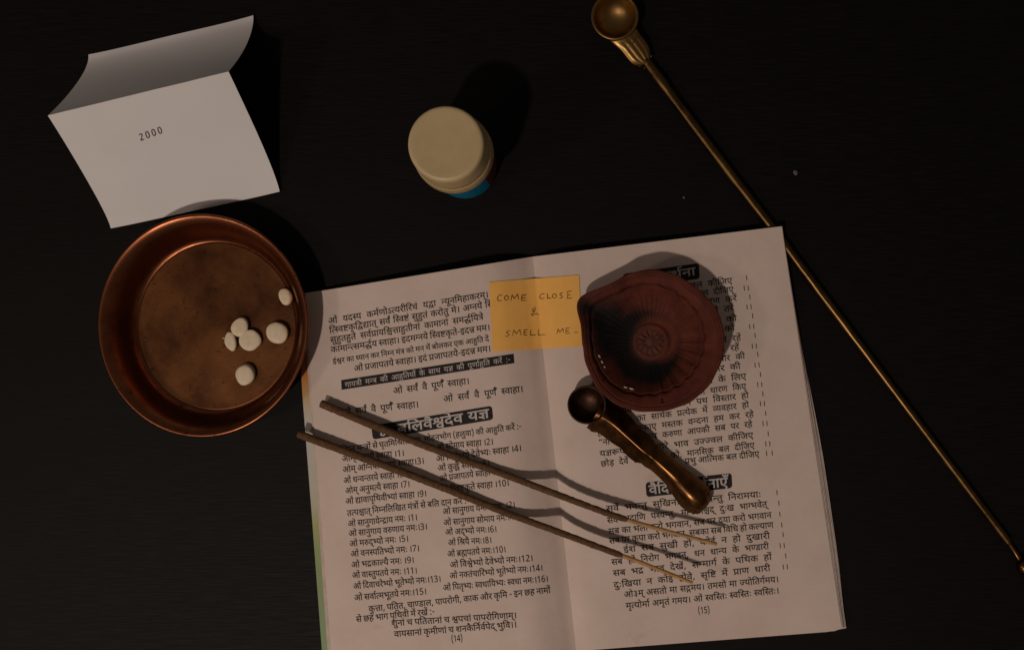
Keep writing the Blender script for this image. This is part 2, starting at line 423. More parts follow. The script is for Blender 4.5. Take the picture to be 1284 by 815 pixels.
# printed lettering -----------------------------------------------------
GLYPHS = """118,54 115,39 106,28 93,22 78,20 58,24 40,36 23,57 7,89 25,96 36,72 48,54 62,42 76,38 85,39 92,43 96,48 98,57 93,73 80,87 65,85 64,103 78,104 88,109 93,115 95,124 94,131 83,140 67,140 43,131 36,148 53,155 74,158 92,156 104,148 112,137 115,124 111,106 98,94 103,89 142,89 148,91 148,138 130,138 130,156 260,156 260,138 234,138 234,0 213,0 213,138 169,138 169,0 148,0 148,72 114,70 117,63|214,154 198,195 185,205 167,205 160,202 154,220 176,224 189,222 200,218 209,209 225,178 232,154
-45,199 -38,206 -32,208 -23,203 -20,199 -20,187 -27,180 -32,178 -42,183 -45,187
149,156 149,138 123,138 123,0 102,0 102,45 95,40 75,34 63,33 43,37 27,48 16,66 10,88 23,92 32,97 38,105 40,114 31,138 0,138 0,156|32,75 45,57 54,52 76,52 95,62 102,68 102,138 53,138 58,125 60,111 53,89
103,-14 86,18 61,18 40,23 23,35 17,44 13,55 12,78 15,87 26,100 46,111 74,114 74,138 0,138 0,156 134,156 134,138 94,138 94,96 69,96 43,89 32,73 34,53 41,44 54,37 78,35 76,44 78,51 87,59 93,60 103,58 110,54 114,47 114,33 108,24 102,22 120,-6
120,83 122,65 84,63 53,69 42,63 80,23 95,10 82,-3 33,45 11,76 11,90 19,97 32,98 45,88 50,93 54,107 52,133 50,138 0,138 0,156 101,156 101,138 70,138 74,122 74,105 66,83 79,81
194,138 113,138 113,87 126,97 142,100 157,97 169,89 176,77 179,60 175,35 163,10 145,20 155,38 159,59 158,70 154,77 148,81 140,82 127,78 113,64 113,0 93,0 93,44 78,34 56,30 34,34 25,40 13,59 12,72 15,90 25,104 41,113 67,116 85,114 83,95 62,98 49,96 40,91 34,83 32,73 34,61 39,53 57,47 67,48 77,52 93,65 93,138 0,138 0,156 194,156
127,138 127,0 107,0 107,62 52,62 51,46 48,41 40,38 25,44 10,65 11,74 13,77 32,80 32,138 0,138 0,156 153,156 153,138|107,138 52,138 52,80 107,80
-48,154 -59,181 -60,190 -57,205 -49,216 -36,222 -14,224 5,218 0,202 -20,207 -35,201 -39,195 -39,179 -33,162 -27,154
158,138 158,0 138,0 138,138 105,138 103,62 96,50 83,40 63,36 43,40 28,51 20,76 20,138 0,138 0,156 184,156 184,138|62,54 73,56 83,67 85,88 85,138 40,138 42,67 51,56
42,138 42,0 22,0 22,138 0,138 0,156 68,156 68,138|22,154 12,185 7,195 -6,205 -24,205 -32,202 -38,220 -15,224 -2,222 9,218 18,209 34,178 41,154
105,47 102,32 94,20 82,13 66,10 45,15 35,20 16,42 6,58 24,66 42,39 53,31 64,29 79,33 83,39 84,53 79,64 40,100 30,119 32,139 41,148 53,154 100,156 100,138 55,135 51,131 50,121 55,112 98,71 104,56
0,156 91,156 91,138 0,138|11,60 12,69 18,83 31,93 41,97 68,100 95,100 95,82 59,82 43,78 38,75 33,68 32,59 34,47 41,36 68,10 54,-3 24,27 17,38
99,10 85,-3 34,45 14,71 10,85 14,94 19,97 32,98 41,92 45,87 54,93 60,100 64,123 60,138 0,138 0,156 106,156 106,138 80,138 83,128 83,102 72,82 64,75 42,64 83,23
-46,154 -53,170 -55,187 -52,202 -44,214 -32,221 -15,224 -2,222 10,217 19,208 27,195 41,156 68,156 68,138 42,138 42,0 22,0 22,138 0,138 0,156 22,156 15,178 7,194 -2,203 -14,206 -23,205 -30,200 -35,183 -30,161 -26,154
22,138 0,138 0,156 20,156 15,167 13,181 17,199 28,212 45,221 66,224 100,219 129,205 154,183 176,154 155,154 115,193 71,206 55,204 43,199 36,190 34,171 41,156 68,156 68,138 42,138 42,0 22,0
162,138 136,138 136,0 116,0 116,41 101,33 91,30 62,32 48,40 38,53 35,69 38,82 46,93 10,92 10,110 97,110 96,92 74,91 64,86 57,79 55,68 57,59 62,52 70,48 91,48 101,52 116,65 116,138 0,138 0,156 162,156
57,-31 44,-30 32,-26 23,-20 11,-3 10,8 12,22 18,33 28,41 41,47 36,68 40,87 50,100 71,111 99,114 99,138 0,138 0,156 158,156 158,138 119,138 119,96 94,96 68,89 60,79 57,66 59,53 67,44 79,37 103,35 103,51 112,59 118,60 128,58 135,54 139,47 139,33 131,24 125,21 146,-34 129,-42 115,-2 91,-22 75,-29|30,8 32,-2 38,-9 47,-13 68,-13 86,-4 107,18 86,18 63,25 52,32 36,24 31,17
42,138 42,0 22,0 22,138 0,138 0,156 68,156 68,138
0,156 93,156 93,138 0,138|51,74 50,55 48,50 38,47 32,48 19,58 10,72 10,85 17,91 96,92 96,74
-16,-61 -36,-67 -60,-65 -73,-57 -81,-46 -83,-32 -80,-18 -72,-7 -58,0 -40,3 -23,1 -8,-4 5,-12 27,-34 36,-47 21,-57 7,-39 -7,-25 -22,-17 -39,-14 -50,-15 -58,-19 -63,-25 -65,-32 -63,-40 -52,-48 -32,-48 -22,-44
0,156 142,156 142,138 116,138 116,0 96,0 96,74 51,74 50,55 48,50 38,47 32,48 19,58 10,72 10,85 17,91 96,92 96,138 0,138
80,17 95,24 101,37 99,45 94,52 84,56 70,57 55,55 44,50 37,42 34,31 37,16 49,0 76,-22 62,-36 27,-2 18,14 14,32 18,49 29,62 18,80 18,94 26,108 48,116 90,116 90,138 0,138 0,156 136,156 136,138 110,138 110,98 44,97 38,92 38,82 42,74 46,71 71,75 87,74 99,70 109,64 119,47 120,38 118,25 112,14 101,6 87,0
-45,-11 -17,-11 -3,-16 19,-33 38,-57 24,-67 11,-50 -2,-38 -15,-31 -34,-28 -42,-30
48,156 69,156 69,0 48,0
118,54 115,39 106,28 93,22 78,20 58,24 40,36 23,57 7,89 25,96 36,72 48,54 62,42 76,38 85,39 92,43 96,48 98,57 93,73 80,87 65,85 64,103 78,104 88,109 93,115 95,124 94,131 83,140 67,140 43,131 36,148 53,155 74,158 92,156 104,148 112,137 115,124 111,106 98,94 103,89 142,89 148,91 148,138 130,138 130,156 195,156 195,138 169,138 169,0 148,0 148,72 114,70 117,63
52,138 51,53 49,48 40,44 27,50 15,62 11,70 11,82 18,89 32,90 32,138 0,138 0,156 74,156 74,138
143,138 117,138 117,0 97,0 97,41 71,30 46,31 34,35 25,41 18,49 13,60 12,72 15,90 26,104 43,113 72,116 88,114 87,95 65,98 51,96 40,91 34,83 32,72 34,61 40,53 48,48 71,48 97,65 97,138 0,138 0,156 143,156
63,1 49,4 37,10 28,18 22,30 20,44 24,59 36,72 25,85 21,105 21,138 0,138 0,156 150,156 150,138 124,138 124,84 108,68 70,67 53,62 44,54 40,43 42,34 46,28 60,21 78,19 102,22 123,31 130,12 92,1|104,89 104,138 55,138|42,99 44,91 54,80 86,84 41,130
7,-58 -17,-66 -26,-67 -43,-65 -56,-57 -64,-46 -66,-32 -64,-18 -55,-7 -42,1 -22,4 -20,-12 -42,-19 -46,-25 -48,-33 -46,-40 -42,-45 -28,-49 -7,-45 0,-41
66,-3 47,0 32,7 22,19 19,34 21,47 27,58 15,70 10,88 16,105 26,112 41,116 68,116 68,138 0,138 0,156 175,156 175,138 149,138 149,-3 128,-3 128,25 105,7 81,-2|128,138 88,138 88,98 37,97 31,92 31,82 37,73 42,69 54,74 93,72 92,54 70,57 57,55 47,51 41,44 41,26 47,20 55,16 66,15 85,17 101,25 115,37 128,53
120,138 120,0 100,0 100,82 59,82 43,78 38,75 33,68 32,59 34,47 41,36 68,10 54,-3 24,27 17,38 11,60 12,69 18,83 31,93 41,97 68,100 100,100 100,138 0,138 0,156 146,156 146,138
147,138 147,0 126,0 126,66 84,63 53,69 42,63 80,23 95,10 82,-3 33,45 11,76 11,90 19,97 32,98 45,88 50,93 54,107 52,133 50,138 0,138 0,156 173,156 173,138|118,83 126,85 126,138 70,138 74,122 74,105 66,83 79,81
-48,154 -59,181 -60,190 -57,205 -49,216 -36,222 -14,224 5,218 0,202 -20,207 -35,201 -39,195 -39,179 -33,162 -27,154|-26,186 -20,193 -10,193 -3,186 -3,176 -10,169 -20,169 -26,176
-62,-3 -34,3 -17,0 -5,-7 3,-18 6,-32 3,-46 -6,-57 -20,-65 -39,-67 -62,-64 -81,-56 -98,-42 -114,-25 -98,-14 -80,-34 -71,-41 -51,-48 -39,-49 -19,-44 -13,-30 -14,-23 -25,-15 -50,-17 -56,-20
87,74 100,70 109,64 119,49 120,40 118,28 112,18 90,4 83,21 96,28 100,33 101,39 99,47 94,52 84,56 54,56 43,50 37,43 34,34 37,22 48,8 58,0 73,-8 81,-7 98,-10 110,-17 118,-28 121,-42 118,-56 109,-67 95,-75 76,-77 53,-74 34,-66 17,-52 2,-35 17,-24 35,-44 44,-51 64,-58 76,-59 96,-54 102,-40 101,-33 90,-25 65,-27 60,-30 56,-20 24,6 17,20 14,34 15,43 23,57 28,62 20,73 17,88 23,105 33,112 48,116 90,116 90,138 0,138 0,156 136,156 136,138 110,138 110,98 44,97 38,92 38,82 42,74 46,71 58,74
-42,154 -58,195 -71,205 -88,205 -96,202 -102,220 -80,224 -67,222 -56,218 -47,209 -38,196 -24,154
11,13 54,38 41,42 32,48 23,64 20,75 20,138 0,138 0,156 146,156 146,138 120,138 120,0 100,0 100,48 23,-3|100,138 40,138 43,66 48,60 55,56 66,54 75,55 93,64 100,70
152,138 152,-34 132,-34 132,-14 118,-21 101,-24 86,-21 74,-14 66,-2 63,13 38,-4 27,13 95,54 104,39 85,24 82,12 84,3 88,-2 101,-6 119,-2 132,10 132,62 96,68 64,78 19,50 7,68 46,88 27,107 22,126 25,138 33,148 45,156 62,158 77,156 89,149 97,138 100,125 94,106 88,97 80,90 103,84 132,80 132,138 116,138 116,156 178,156 178,138|62,98 75,110 80,125 74,138 61,142 48,137 43,132 43,118 52,105
85,-3 55,27 48,38 42,60 52,82 10,82 10,100 128,100 128,138 0,138 0,156 174,156 174,138 148,138 148,0 128,0 128,82 88,82 68,75 64,68 63,59 65,47 72,36 99,10
189,-34 172,-42 158,-2 140,-21 116,-36 102,-40 86,-41 66,-39 52,-32 43,-21 40,-3 45,10 31,15 20,22 12,33 10,46 12,59 20,70 31,77 44,79 56,78 65,73 71,65 74,55 69,39 64,34 50,44 54,57 49,63 44,64 33,58 29,52 29,38 38,29 60,23 69,26 88,26 84,9 72,8 65,5 61,0 61,-14 75,-23 84,-24 104,-21 121,-12 136,1 150,18 131,18 109,23 92,35 85,44 81,55 80,78 83,87 93,100 114,111 142,114 142,138 0,138 0,156 202,156 202,138 162,138 162,96 136,96 111,89 100,73 102,53 110,44 122,37 146,35 144,44 146,51 155,59 161,60 171,58 177,54 182,47 182,33 174,24 168,21
32,16 20,33 82,70 72,82 55,94 31,93 14,86 7,104 24,111 45,114 63,111 78,101 96,82 96,138 0,138 0,156 142,156 142,138 116,138 116,0 96,0 96,58
68,56 46,52 40,49 20,66 14,76 12,88 18,105 28,112 44,116 78,116 78,138 0,138 0,156 126,156 126,138 99,138 99,98 39,97 33,92 33,81 44,69 69,74 86,71 100,64 109,53 112,38 109,24 101,13 89,5 72,1 104,-10 96,-28 44,0 21,5 14,9 12,16 15,25 25,29 42,23 48,18 70,18 82,22 89,29 92,38 90,46 85,51
12,84 73,84 73,64 12,64
32,60 14,76 10,84 10,96 17,103 111,104 111,138 0,138 0,156 158,156 158,138 132,138 132,0 111,0 111,64 78,36 89,22 89,12 79,5 53,8 42,18 41,26 46,34 111,86 51,86 50,66 48,62 43,60
68,56 46,52 40,49 20,66 14,76 12,88 18,105 28,112 44,116 78,116 78,138 0,138 0,156 126,156 126,138 99,138 99,98 39,97 33,92 33,81 44,69 69,74 86,71 100,64 109,53 112,38 109,24 101,13 89,5 72,1 104,-10 96,-28 44,0 21,5 14,9 12,16 15,25 25,29 42,23 48,18 70,18 82,22 89,29 92,38 90,46 85,51|73,154 64,172 61,190 64,205 72,216 84,222 107,224 126,218 120,202 101,207 92,205 86,201 82,195 82,179 88,162 94,154
152,138 152,-34 132,-34 132,-15 108,-23 87,-23 68,-13 58,4 56,15 59,31 69,43 83,51 101,54 124,51 122,34 104,36 92,35 84,31 78,24 76,14 78,5 84,-2 102,-6 111,-6 132,5 132,62 96,68 64,78 19,50 7,68 46,88 27,107 22,126 25,138 33,148 45,156 62,158 77,156 89,149 97,138 100,125 94,106 88,97 80,90 103,84 132,80 132,138 116,138 116,156 178,156 178,138|62,98 75,110 80,125 74,138 61,142 48,137 43,132 43,118 52,105
120,44 100,31 87,27 71,26 53,28 40,36 31,48 28,69 33,82 37,87 26,93 18,100 12,111 10,123 13,137 21,148 32,156 47,158 59,156 69,151 76,143 78,133 75,121 68,111 52,120 58,132 55,139 46,142 40,141 30,130 30,115 37,105 56,99 83,100 82,83 63,82 55,78 50,72 48,64 50,55 55,48 63,44 73,43 96,49 111,61
52,80 107,80 107,62 52,62 51,46 48,41 40,38 25,44 10,65 11,74 13,77 32,80 32,138 0,138 0,156 91,156 91,138 52,138
-42,154 -58,195 -71,205 -88,205 -96,202 -102,220 -80,224 -67,222 -56,218 -47,209 -38,196 -24,154|-27,211 -20,219 -9,219 -2,211 0,205 -5,195 -14,191 -20,192 -27,200
146,138 120,138 120,0 100,0 100,41 84,33 73,30 47,31 35,35 25,41 18,49 13,60 12,72 15,90 27,104 44,113 75,116 92,114 91,96 62,99 58,98 91,56 100,64 100,138 0,138 0,156 146,156|32,72 34,60 40,52 49,48 77,49 42,92 34,84
0,138 0,156 173,156 173,138 147,138 147,0 127,0 127,89 111,86 99,75 89,52 70,58 73,69 78,78 66,86 52,88 43,87 33,76 33,58 43,41 77,10 64,-3 26,32 18,44 13,56 11,69 13,81 17,90 24,98 42,106 62,106 80,98 88,92 105,103 127,106 127,138
142,138 118,138 117,75 110,62 98,52 81,48 77,66 95,76 98,86 98,138 40,138 42,63 47,53 106,16 115,7 120,-2 122,-13 117,-32 110,-46 92,-36 101,-14 99,-5 83,8 34,38 24,53 21,64 20,138 0,138 0,156 142,156
118,54 115,39 106,28 93,22 78,20 58,24 40,36 23,57 7,89 25,96 36,72 48,54 62,42 76,38 85,39 92,43 96,48 98,57 93,73 80,87 65,85 64,103 78,104 88,109 93,115 95,124 94,131 83,140 67,140 43,131 36,148 53,155 74,158 92,156 104,148 112,137 115,124 111,106 98,94 103,89 142,89 148,91 148,138 130,138 130,156 260,156 260,138 234,138 234,0 213,0 213,138 169,138 169,0 148,0 148,72 114,70 117,63
163,138 163,0 143,0 143,92 94,93 103,85 109,76 113,65 113,44 109,35 103,28 87,21 78,20 65,22 52,28 40,38 29,53 18,74 8,100 26,106 37,77 50,56 62,43 76,38 84,39 90,42 95,57 93,67 87,78 79,87 68,94 76,110 143,110 143,138 0,138 0,156 189,156 189,138
120,138 120,0 100,0 100,48 74,37 54,37 32,48 23,64 20,75 20,138 0,138 0,156 146,156 146,138|100,138 40,138 43,66 48,60 55,56 66,54 75,55 93,64 100,70
52,138 51,53 49,48 40,44 27,50 15,62 11,70 11,82 18,89 32,90 32,138 0,138 0,156 144,156 144,138 118,138 118,0 98,0 98,138
42,138 42,0 22,0 22,138 0,138 0,156 68,156 68,138|22,154 12,185 7,195 -6,205 -24,205 -32,202 -38,220 -15,224 -2,222 9,218 18,209 34,178 41,154|36,205 41,216 50,220 56,219 63,211 63,200 56,192 45,192 38,200
138,138 138,0 118,0 118,45 101,37 77,33 57,36 41,45 28,60 21,80 41,86 54,94 61,104 64,117 62,128 58,136 43,142 32,139 28,130 34,120 49,115 47,98 32,101 21,108 14,117 12,130 14,142 21,151 31,156 43,158 63,154 78,140 82,130 84,117 82,100 74,87 62,77 46,68 58,55 78,51 91,52 110,62 118,69 118,138 98,138 98,156 164,156 164,138
67,56 64,67 56,77 42,86 22,94 28,110 118,110 118,138 0,138 0,156 164,156 164,138 138,138 138,0 118,0 118,92 58,94 71,86 80,76 85,66 87,54 85,43 80,34 71,26 61,22 95,8 87,-10 50,10 40,18 27,19 18,22 11,27 9,34 12,43 16,46 27,46 46,36 55,38 61,42 66,49
31,104 22,113 22,129 31,137 43,137 48,134 51,129 51,113 43,104|37,-4 26,0 22,6 22,22 31,30 43,30 48,27 51,22 51,6 48,0
-45,154 -57,168 -68,174 -80,176 -95,173 -100,170 -107,188 -82,193 -71,192 -62,188 -53,181 -47,173 -46,174 -60,200 -72,206 -93,205 -96,203 -102,220 -80,224 -67,222 -56,218 -47,209 -38,196 -24,154
-48,154 -60,172 -64,190 -61,205 -53,216 -41,222 -19,224 -2,219 -8,202 -24,207 -33,205 -39,201 -43,195 -43,180 -34,163 -27,154|-6,182 -12,187 -12,195 -6,200 2,200 7,195 6,184 2,182|-1,161 -13,163 -23,168 -31,178 -37,193 -24,197 -14,180 -1,175 6,176 12,180 16,187 19,199 34,194 29,178 21,168 11,163
104,19 97,9 85,2 69,0 50,4 35,15 31,23 30,39 39,60 56,80 22,120 16,139 17,158 38,154 37,139 42,125 69,94 90,117 102,144 100,154 121,158 121,132 110,112 82,80 99,60 107,38|51,28 54,22 68,17 76,18 86,27 86,42 76,59 68,66 53,47 50,38
19,21 22,26 33,30 44,26 48,21 48,6 44,0 33,-4 22,0 19,6
151,138 126,138 126,0 105,0 105,42 88,33 77,30 47,32 34,40 24,51 22,73 27,86 32,92 23,97 16,105 10,124 13,138 0,138 0,156 151,156|42,67 44,58 49,52 57,48 79,48 98,58 105,65 105,138 36,138 32,131 32,115 36,109 42,105 50,103 77,104 76,87 57,86 49,82 44,76
61,10 49,27 112,64 64,78 19,50 7,68 46,88 27,107 22,126 25,138 33,148 45,156 62,158 77,156 89,149 97,138 100,125 94,106 88,97 80,90 106,82 134,78 134,138 115,138 115,156 180,156 180,138 154,138 154,0 134,0 134,58|43,118 52,105 62,98 75,110 80,125 74,138 61,142 48,137 43,132
44,158 67,152 77,141 82,123 83,80 133,80 133,138 100,138 100,156 179,156 179,138 154,138 154,0 133,0 133,62 83,62 82,46 79,41 71,38 56,44 44,59 41,70 44,77 63,80 62,124 58,134 52,140 42,142 32,139 28,130 30,124 42,116 54,115 52,97 36,100 23,106 14,116 12,130 14,143 21,151 31,156
12,-32 24,29 48,29 50,26 28,-32
53,-41 37,-14 26,17 19,50 17,84 19,118 26,151 37,181 53,208 74,208 58,180 47,150 41,117 38,84 40,51 47,18 58,-13 74,-41
15,-41 30,-13 41,17 48,50 50,82 48,116 41,148 30,179 15,208 35,208 52,180 63,150 69,116 72,82 69,48 63,16 52,-14 35,-41
65,0 66,156 34,127 22,142 68,178 87,178 87,0
12,19 75,89 89,110 94,132 92,145 86,154 76,160 65,162 44,158 26,146 14,160 36,175 65,181 86,178 102,168 113,153 116,133 115,120 104,95 39,20 123,20 123,0 12,0
148,156 148,138 122,138 122,0 102,0 102,48 75,37 54,37 32,48 23,64 20,75 20,138 0,138 0,156|102,138 51,138 102,72|47,60 55,56 66,54 90,61 40,127 41,71
83,62 82,46 79,41 71,38 56,44 44,59 41,70 44,77 63,80 62,124 58,134 52,140 42,142 32,139 28,130 30,124 42,116 54,115 52,97 36,100 23,106 14,116 12,130 14,143 21,151 31,156 44,158 67,152 77,141 82,123 83,80 133,80 133,62|100,156 114,156 114,138 100,138
44,-2 10,7 10,28 33,19 57,16 76,19 90,26 97,37 100,52 97,66 88,76 73,81 37,83 37,102 71,104 84,111 92,122 94,135 92,147 86,155 76,160 64,162 41,158 22,148 11,163 34,176 48,180 64,181 87,178 104,168 114,154 117,137 115,121 107,108 94,99 79,93 98,89 112,80 120,67 123,51 119,29 107,12 86,1
21,115 29,124 41,124 49,115 49,103 41,94 29,94 21,103|21,36 24,41 35,46 46,41 50,30 49,23 46,18 35,14 24,18 21,23
85,40 3,40 3,60 84,180 107,180 107,60 133,60 133,40 107,40 107,0 85,0|85,60 86,156 75,134 24,60
158,138 132,138 132,0 111,0 111,38 94,29 71,26 53,28 40,36 31,48 28,69 33,82 37,87 26,93 18,100 12,111 10,123 13,137 21,148 32,156 47,158 59,156 69,151 76,143 78,133 75,121 68,111 52,120 58,132 55,139 46,142 40,141 30,130 30,115 37,105 56,99 83,100 82,83 63,82 55,78 50,72 48,64 50,55 55,48 63,44 73,43 96,49 111,61 111,138 96,138 96,156 158,156
47,-2 25,3 16,7 16,28 45,18 60,16 77,19 90,26 98,38 101,55 98,70 90,82 77,88 59,91 31,88 20,94 26,178 111,178 111,158 46,158 41,107 66,110 96,104 107,96 116,86 122,73 124,57 120,32 107,13 87,1
64,-54 37,-26 27,-13 20,0 14,28 22,54 29,61 18,80 18,94 26,108 48,116 119,116 119,138 0,138 0,156 180,156 180,138 139,138 139,98 44,97 38,92 38,82 42,74 46,71 65,75 121,75 138,73 152,63 156,51 156,-43 136,-43 136,-21 115,-28 106,-29 90,-26 77,-19 68,-8 66,6 68,20 77,31 90,38 128,38 126,21 109,24 91,19 86,13 85,5 91,-8 108,-12 117,-11 130,-5 136,0 135,50 133,54 122,57 64,57 45,50 37,40 34,26 39,5 53,-16 78,-41
72,-2 56,0 42,6 31,17 22,32 16,52 14,92 18,121 28,148 36,159 46,168 59,175 74,180 113,179 113,160 92,163 77,161 65,157 56,150 43,131 36,91 38,91 52,106 62,110 76,112 96,108 112,98 123,81 126,58 123,33 112,14 94,2|72,16 85,19 96,26 102,39 105,58 103,73 97,84 87,92 72,94 62,93 46,84 40,77 36,62 40,40 52,23 61,18
103,158 11,158 11,178 126,178 126,161 58,0 34,0
69,-2 45,1 28,10 17,26 13,46 16,62 23,75 34,85 48,94 36,102 27,112 21,124 19,138 20,152 34,171 56,180 82,180 104,171 118,152 119,138 117,124 110,112 100,102 87,94 105,83 120,67 124,58 125,46 123,32 118,20 109,11 98,4 85,-1|69,104 89,117 95,126 98,138 96,148 90,156 81,161 69,163 57,161 48,156 42,148 40,138 43,125 49,117|68,16 84,18 94,24 101,34 103,46 101,57 94,67 66,85 52,77 43,68 37,58 35,45 37,33 43,24 53,18
26,0 26,19 47,16 62,17 84,28 91,37 100,60 103,88 101,88 95,79 77,68 64,67 43,70 27,81 16,98 13,121 17,146 28,165 45,177 67,181 83,179 97,172 109,162 118,146 124,127 126,102 124,72 117,43 103,20 93,10 81,3 66,-1|67,84 77,85 86,89 99,102 103,117 99,138 94,148 78,161 68,162 54,160 44,152 37,139 34,121 37,106 43,94 53,87
69,-2 44,4 26,22 16,51 12,90 13,116 18,139 25,157 36,170 50,179 69,181 94,175 112,157 122,128 126,90 125,63 120,40 113,22 102,8 87,0|69,16 85,21 96,34 102,57 104,90 102,121 96,144 85,158 69,162 53,158 42,144 36,121 34,90 36,58 42,35 53,21
182,138 182,0 162,0 162,11 143,4 122,2 96,5 70,15 46,33 21,60 12,74 10,84 11,90 19,97 32,98 45,88 50,93 54,107 52,133 50,138 0,138 0,156 208,156 208,138|142,59 162,70 162,138 70,138 74,114 72,96 66,82 55,71 42,63 59,45 78,31 99,23 133,20 162,30 162,50 156,46 130,41 119,42 109,46 94,60 90,69 89,80 92,96 101,108 115,116 154,116 152,98 135,101 124,100 116,96 111,89 109,79 111,70 116,63 124,59
10,1 53,20 33,28 24,35 17,44 13,54 12,78 15,87 26,100 46,111 74,114 74,138 0,138 0,156 134,156 134,138 94,138 94,96 69,96 43,89 32,73 34,53 41,44 54,37 78,35 76,44 78,51 87,59 93,60 103,58 110,54 114,47 114,33 108,24 102,22 120,-6 103,-14 86,18 20,-16
130,74 126,52 121,41 114,32 96,42 105,56 110,74 105,88 92,93 84,92 76,88 70,80 52,68 42,64 83,23 99,10 85,-3 34,45 14,71 10,85 14,94 19,97 32,98 41,92 45,87 54,93 60,100 64,123 60,138 0,138 0,156 144,156 144,138 80,138 83,128 84,107 98,110 110,108 120,101 127,90
103,-14 86,18 61,18 40,23 23,35 17,44 13,55 12,78 15,87 26,100 46,111 74,114 74,138 0,138 0,156 134,156 134,138 94,138 94,96 69,96 43,89 32,73 34,53 41,44 54,37 78,35 76,44 78,51 87,59 93,60 103,58 110,54 114,47 114,33 108,24 102,22 120,-6|72,-11 100,-11 113,-16 136,-33 154,-57 140,-67 127,-50 115,-38 101,-31 75,-30
225,138 225,0 204,0 204,48 189,40 168,36 150,40 137,48 127,66 84,63 53,69 42,63 80,23 95,10 82,-3 33,45 11,76 11,90 19,97 32,98 45,88 50,93 54,107 52,133 50,138 0,138 0,156 251,156 251,138|109,81 125,84 125,138 70,138 74,122 74,105 66,83 79,81|204,138 145,138 148,66 152,60 160,56 171,54 180,55 198,64 204,70
0,156 129,156 129,138 0,138|134,87 124,89 111,86 99,75 89,52 70,58 73,69 78,78 66,86 52,88 43,87 33,76 33,58 43,41 77,10 64,-3 26,32 18,44 13,56 11,69 13,81 17,90 24,98 42,106 62,106 80,98 88,92 105,103 132,106 139,104
14,10 51,31 35,36 22,44 14,56 12,72 15,90 27,104 44,113 75,116 92,114 91,96 62,99 58,98 91,56 100,64 100,138 0,138 0,156 146,156 146,138 120,138 120,0 100,0 100,42 26,-6|32,72 34,60 40,52 49,48 77,49 42,92 34,84
69,-54 39,-25 28,-12 21,0 16,14 14,28 18,47 29,62 18,80 18,94 26,108 48,116 90,116 90,138 0,138 0,156 204,156 204,138 178,138 178,-34 158,-34 158,13 118,13 118,-3 111,-11 101,-11 87,-1 77,15 77,24 80,28 99,31 91,50 82,55 68,57 55,55 44,49 37,40 34,26 39,5 67,-27 83,-41|158,31 158,138 110,138 110,98 44,97 38,92 38,82 42,74 46,71 69,75 90,72 104,63 114,49 118,31
154,138 113,138 113,84 125,90 158,92 158,74 135,74 120,68 113,63 113,0 93,0 93,44 78,34 56,30 34,34 25,40 13,59 12,72 15,90 25,104 41,113 67,116 85,114 83,95 62,98 49,96 40,91 34,83 32,73 34,61 39,53 57,47 67,48 77,52 93,65 93,138 0,138 0,156 154,156
63,36 43,40 28,51 20,76 20,138 0,138 0,156 120,156 120,138 105,138 103,62 96,50 83,40|62,54 73,56 83,67 85,88 85,138 40,138 42,67 51,56
90,56 68,52 62,49 42,66 36,76 34,88 40,105 50,112 66,116 100,116 100,138 0,138 0,156 148,156 148,138 120,138 120,98 60,97 55,92 55,81 65,69 90,74 107,71 121,64 130,53 134,38 130,23 121,11 106,3 84,0 61,3 40,11 22,24 6,40 22,52 36,37 51,27 66,21 84,18 106,23 113,38 112,46 107,51
118,54 115,39 106,28 93,22 78,20 58,24 40,36 23,57 7,89 25,96 36,72 48,54 62,42 76,38 85,39 92,43 96,48 98,57 93,73 80,87 65,85 64,103 78,104 88,109 93,115 95,124 94,131 83,140 67,140 43,131 36,148 53,155 74,158 92,156 104,148 112,137 115,124 111,106 98,94 103,89 142,89 148,91 148,138 130,138 130,156 260,156 260,138 234,138 234,0 213,0 213,138 169,138 169,0 148,0 148,72 114,70 117,63|211,154 199,168 188,174 176,176 160,173 155,170 149,188 167,193 185,192 194,188 209,173 210,174 200,194 190,204 177,207 159,203 154,220 176,224 189,222 200,218 209,209 225,178 232,154
92,19 109,25 123,35 134,47 141,61 144,78 138,97 131,103 122,105 114,104 107,95 106,90 108,82 113,75 121,69 134,65 126,50 108,56 96,66 89,77 87,89 88,100 94,110 102,116 114,120 114,138 0,138 0,156 179,156 179,138 134,138 134,119 145,114 155,106 161,93 163,77 162,63 157,49 139,24 126,14 111,6 94,2 74,0 53,3 38,10 28,22 25,37 27,48 33,58 17,71 12,80 11,90 14,103 22,113 35,119 56,121 72,118 70,101 53,104 36,100 31,88 32,81 36,76 50,70 77,72 76,54 51,50 46,37 47,28 53,22 62,19
22,48 11,57 11,70 14,75 20,78 35,77 48,69 59,75 68,84 74,96 76,111 74,123 69,133 60,139 50,142 43,141 35,134 35,125 40,117 55,111 68,110 63,92 43,96 28,104 19,116 16,129 19,141 25,150 36,156 51,158 62,157 73,153 90,137 94,125 96,110 94,93 87,78 77,65 64,55 104,11 88,0 54,40 45,48|148,138 148,0 128,0 128,138 105,138 105,156 174,156 174,138
0,156 141,156 141,138 113,138 119,127 121,116 116,96 102,82 118,63 123,52 125,38 123,26 119,17 104,4 82,0 68,2 55,8 42,18 30,32 18,53 7,78 25,84 40,50 49,37 59,27 69,21 80,18 97,23 102,30 104,40 98,59 82,75 66,74 65,91 81,93 92,98 99,105 101,116 97,129 88,138 0,138
0,156 147,156 147,138 0,138|143,92 94,93 103,85 109,76 113,65 113,44 109,35 103,28 87,21 78,20 65,22 52,28 40,38 29,53 18,74 8,100 26,106 37,77 50,56 62,43 76,38 84,39 90,42 95,57 93,67 87,78 79,87 68,94 76,110 143,110
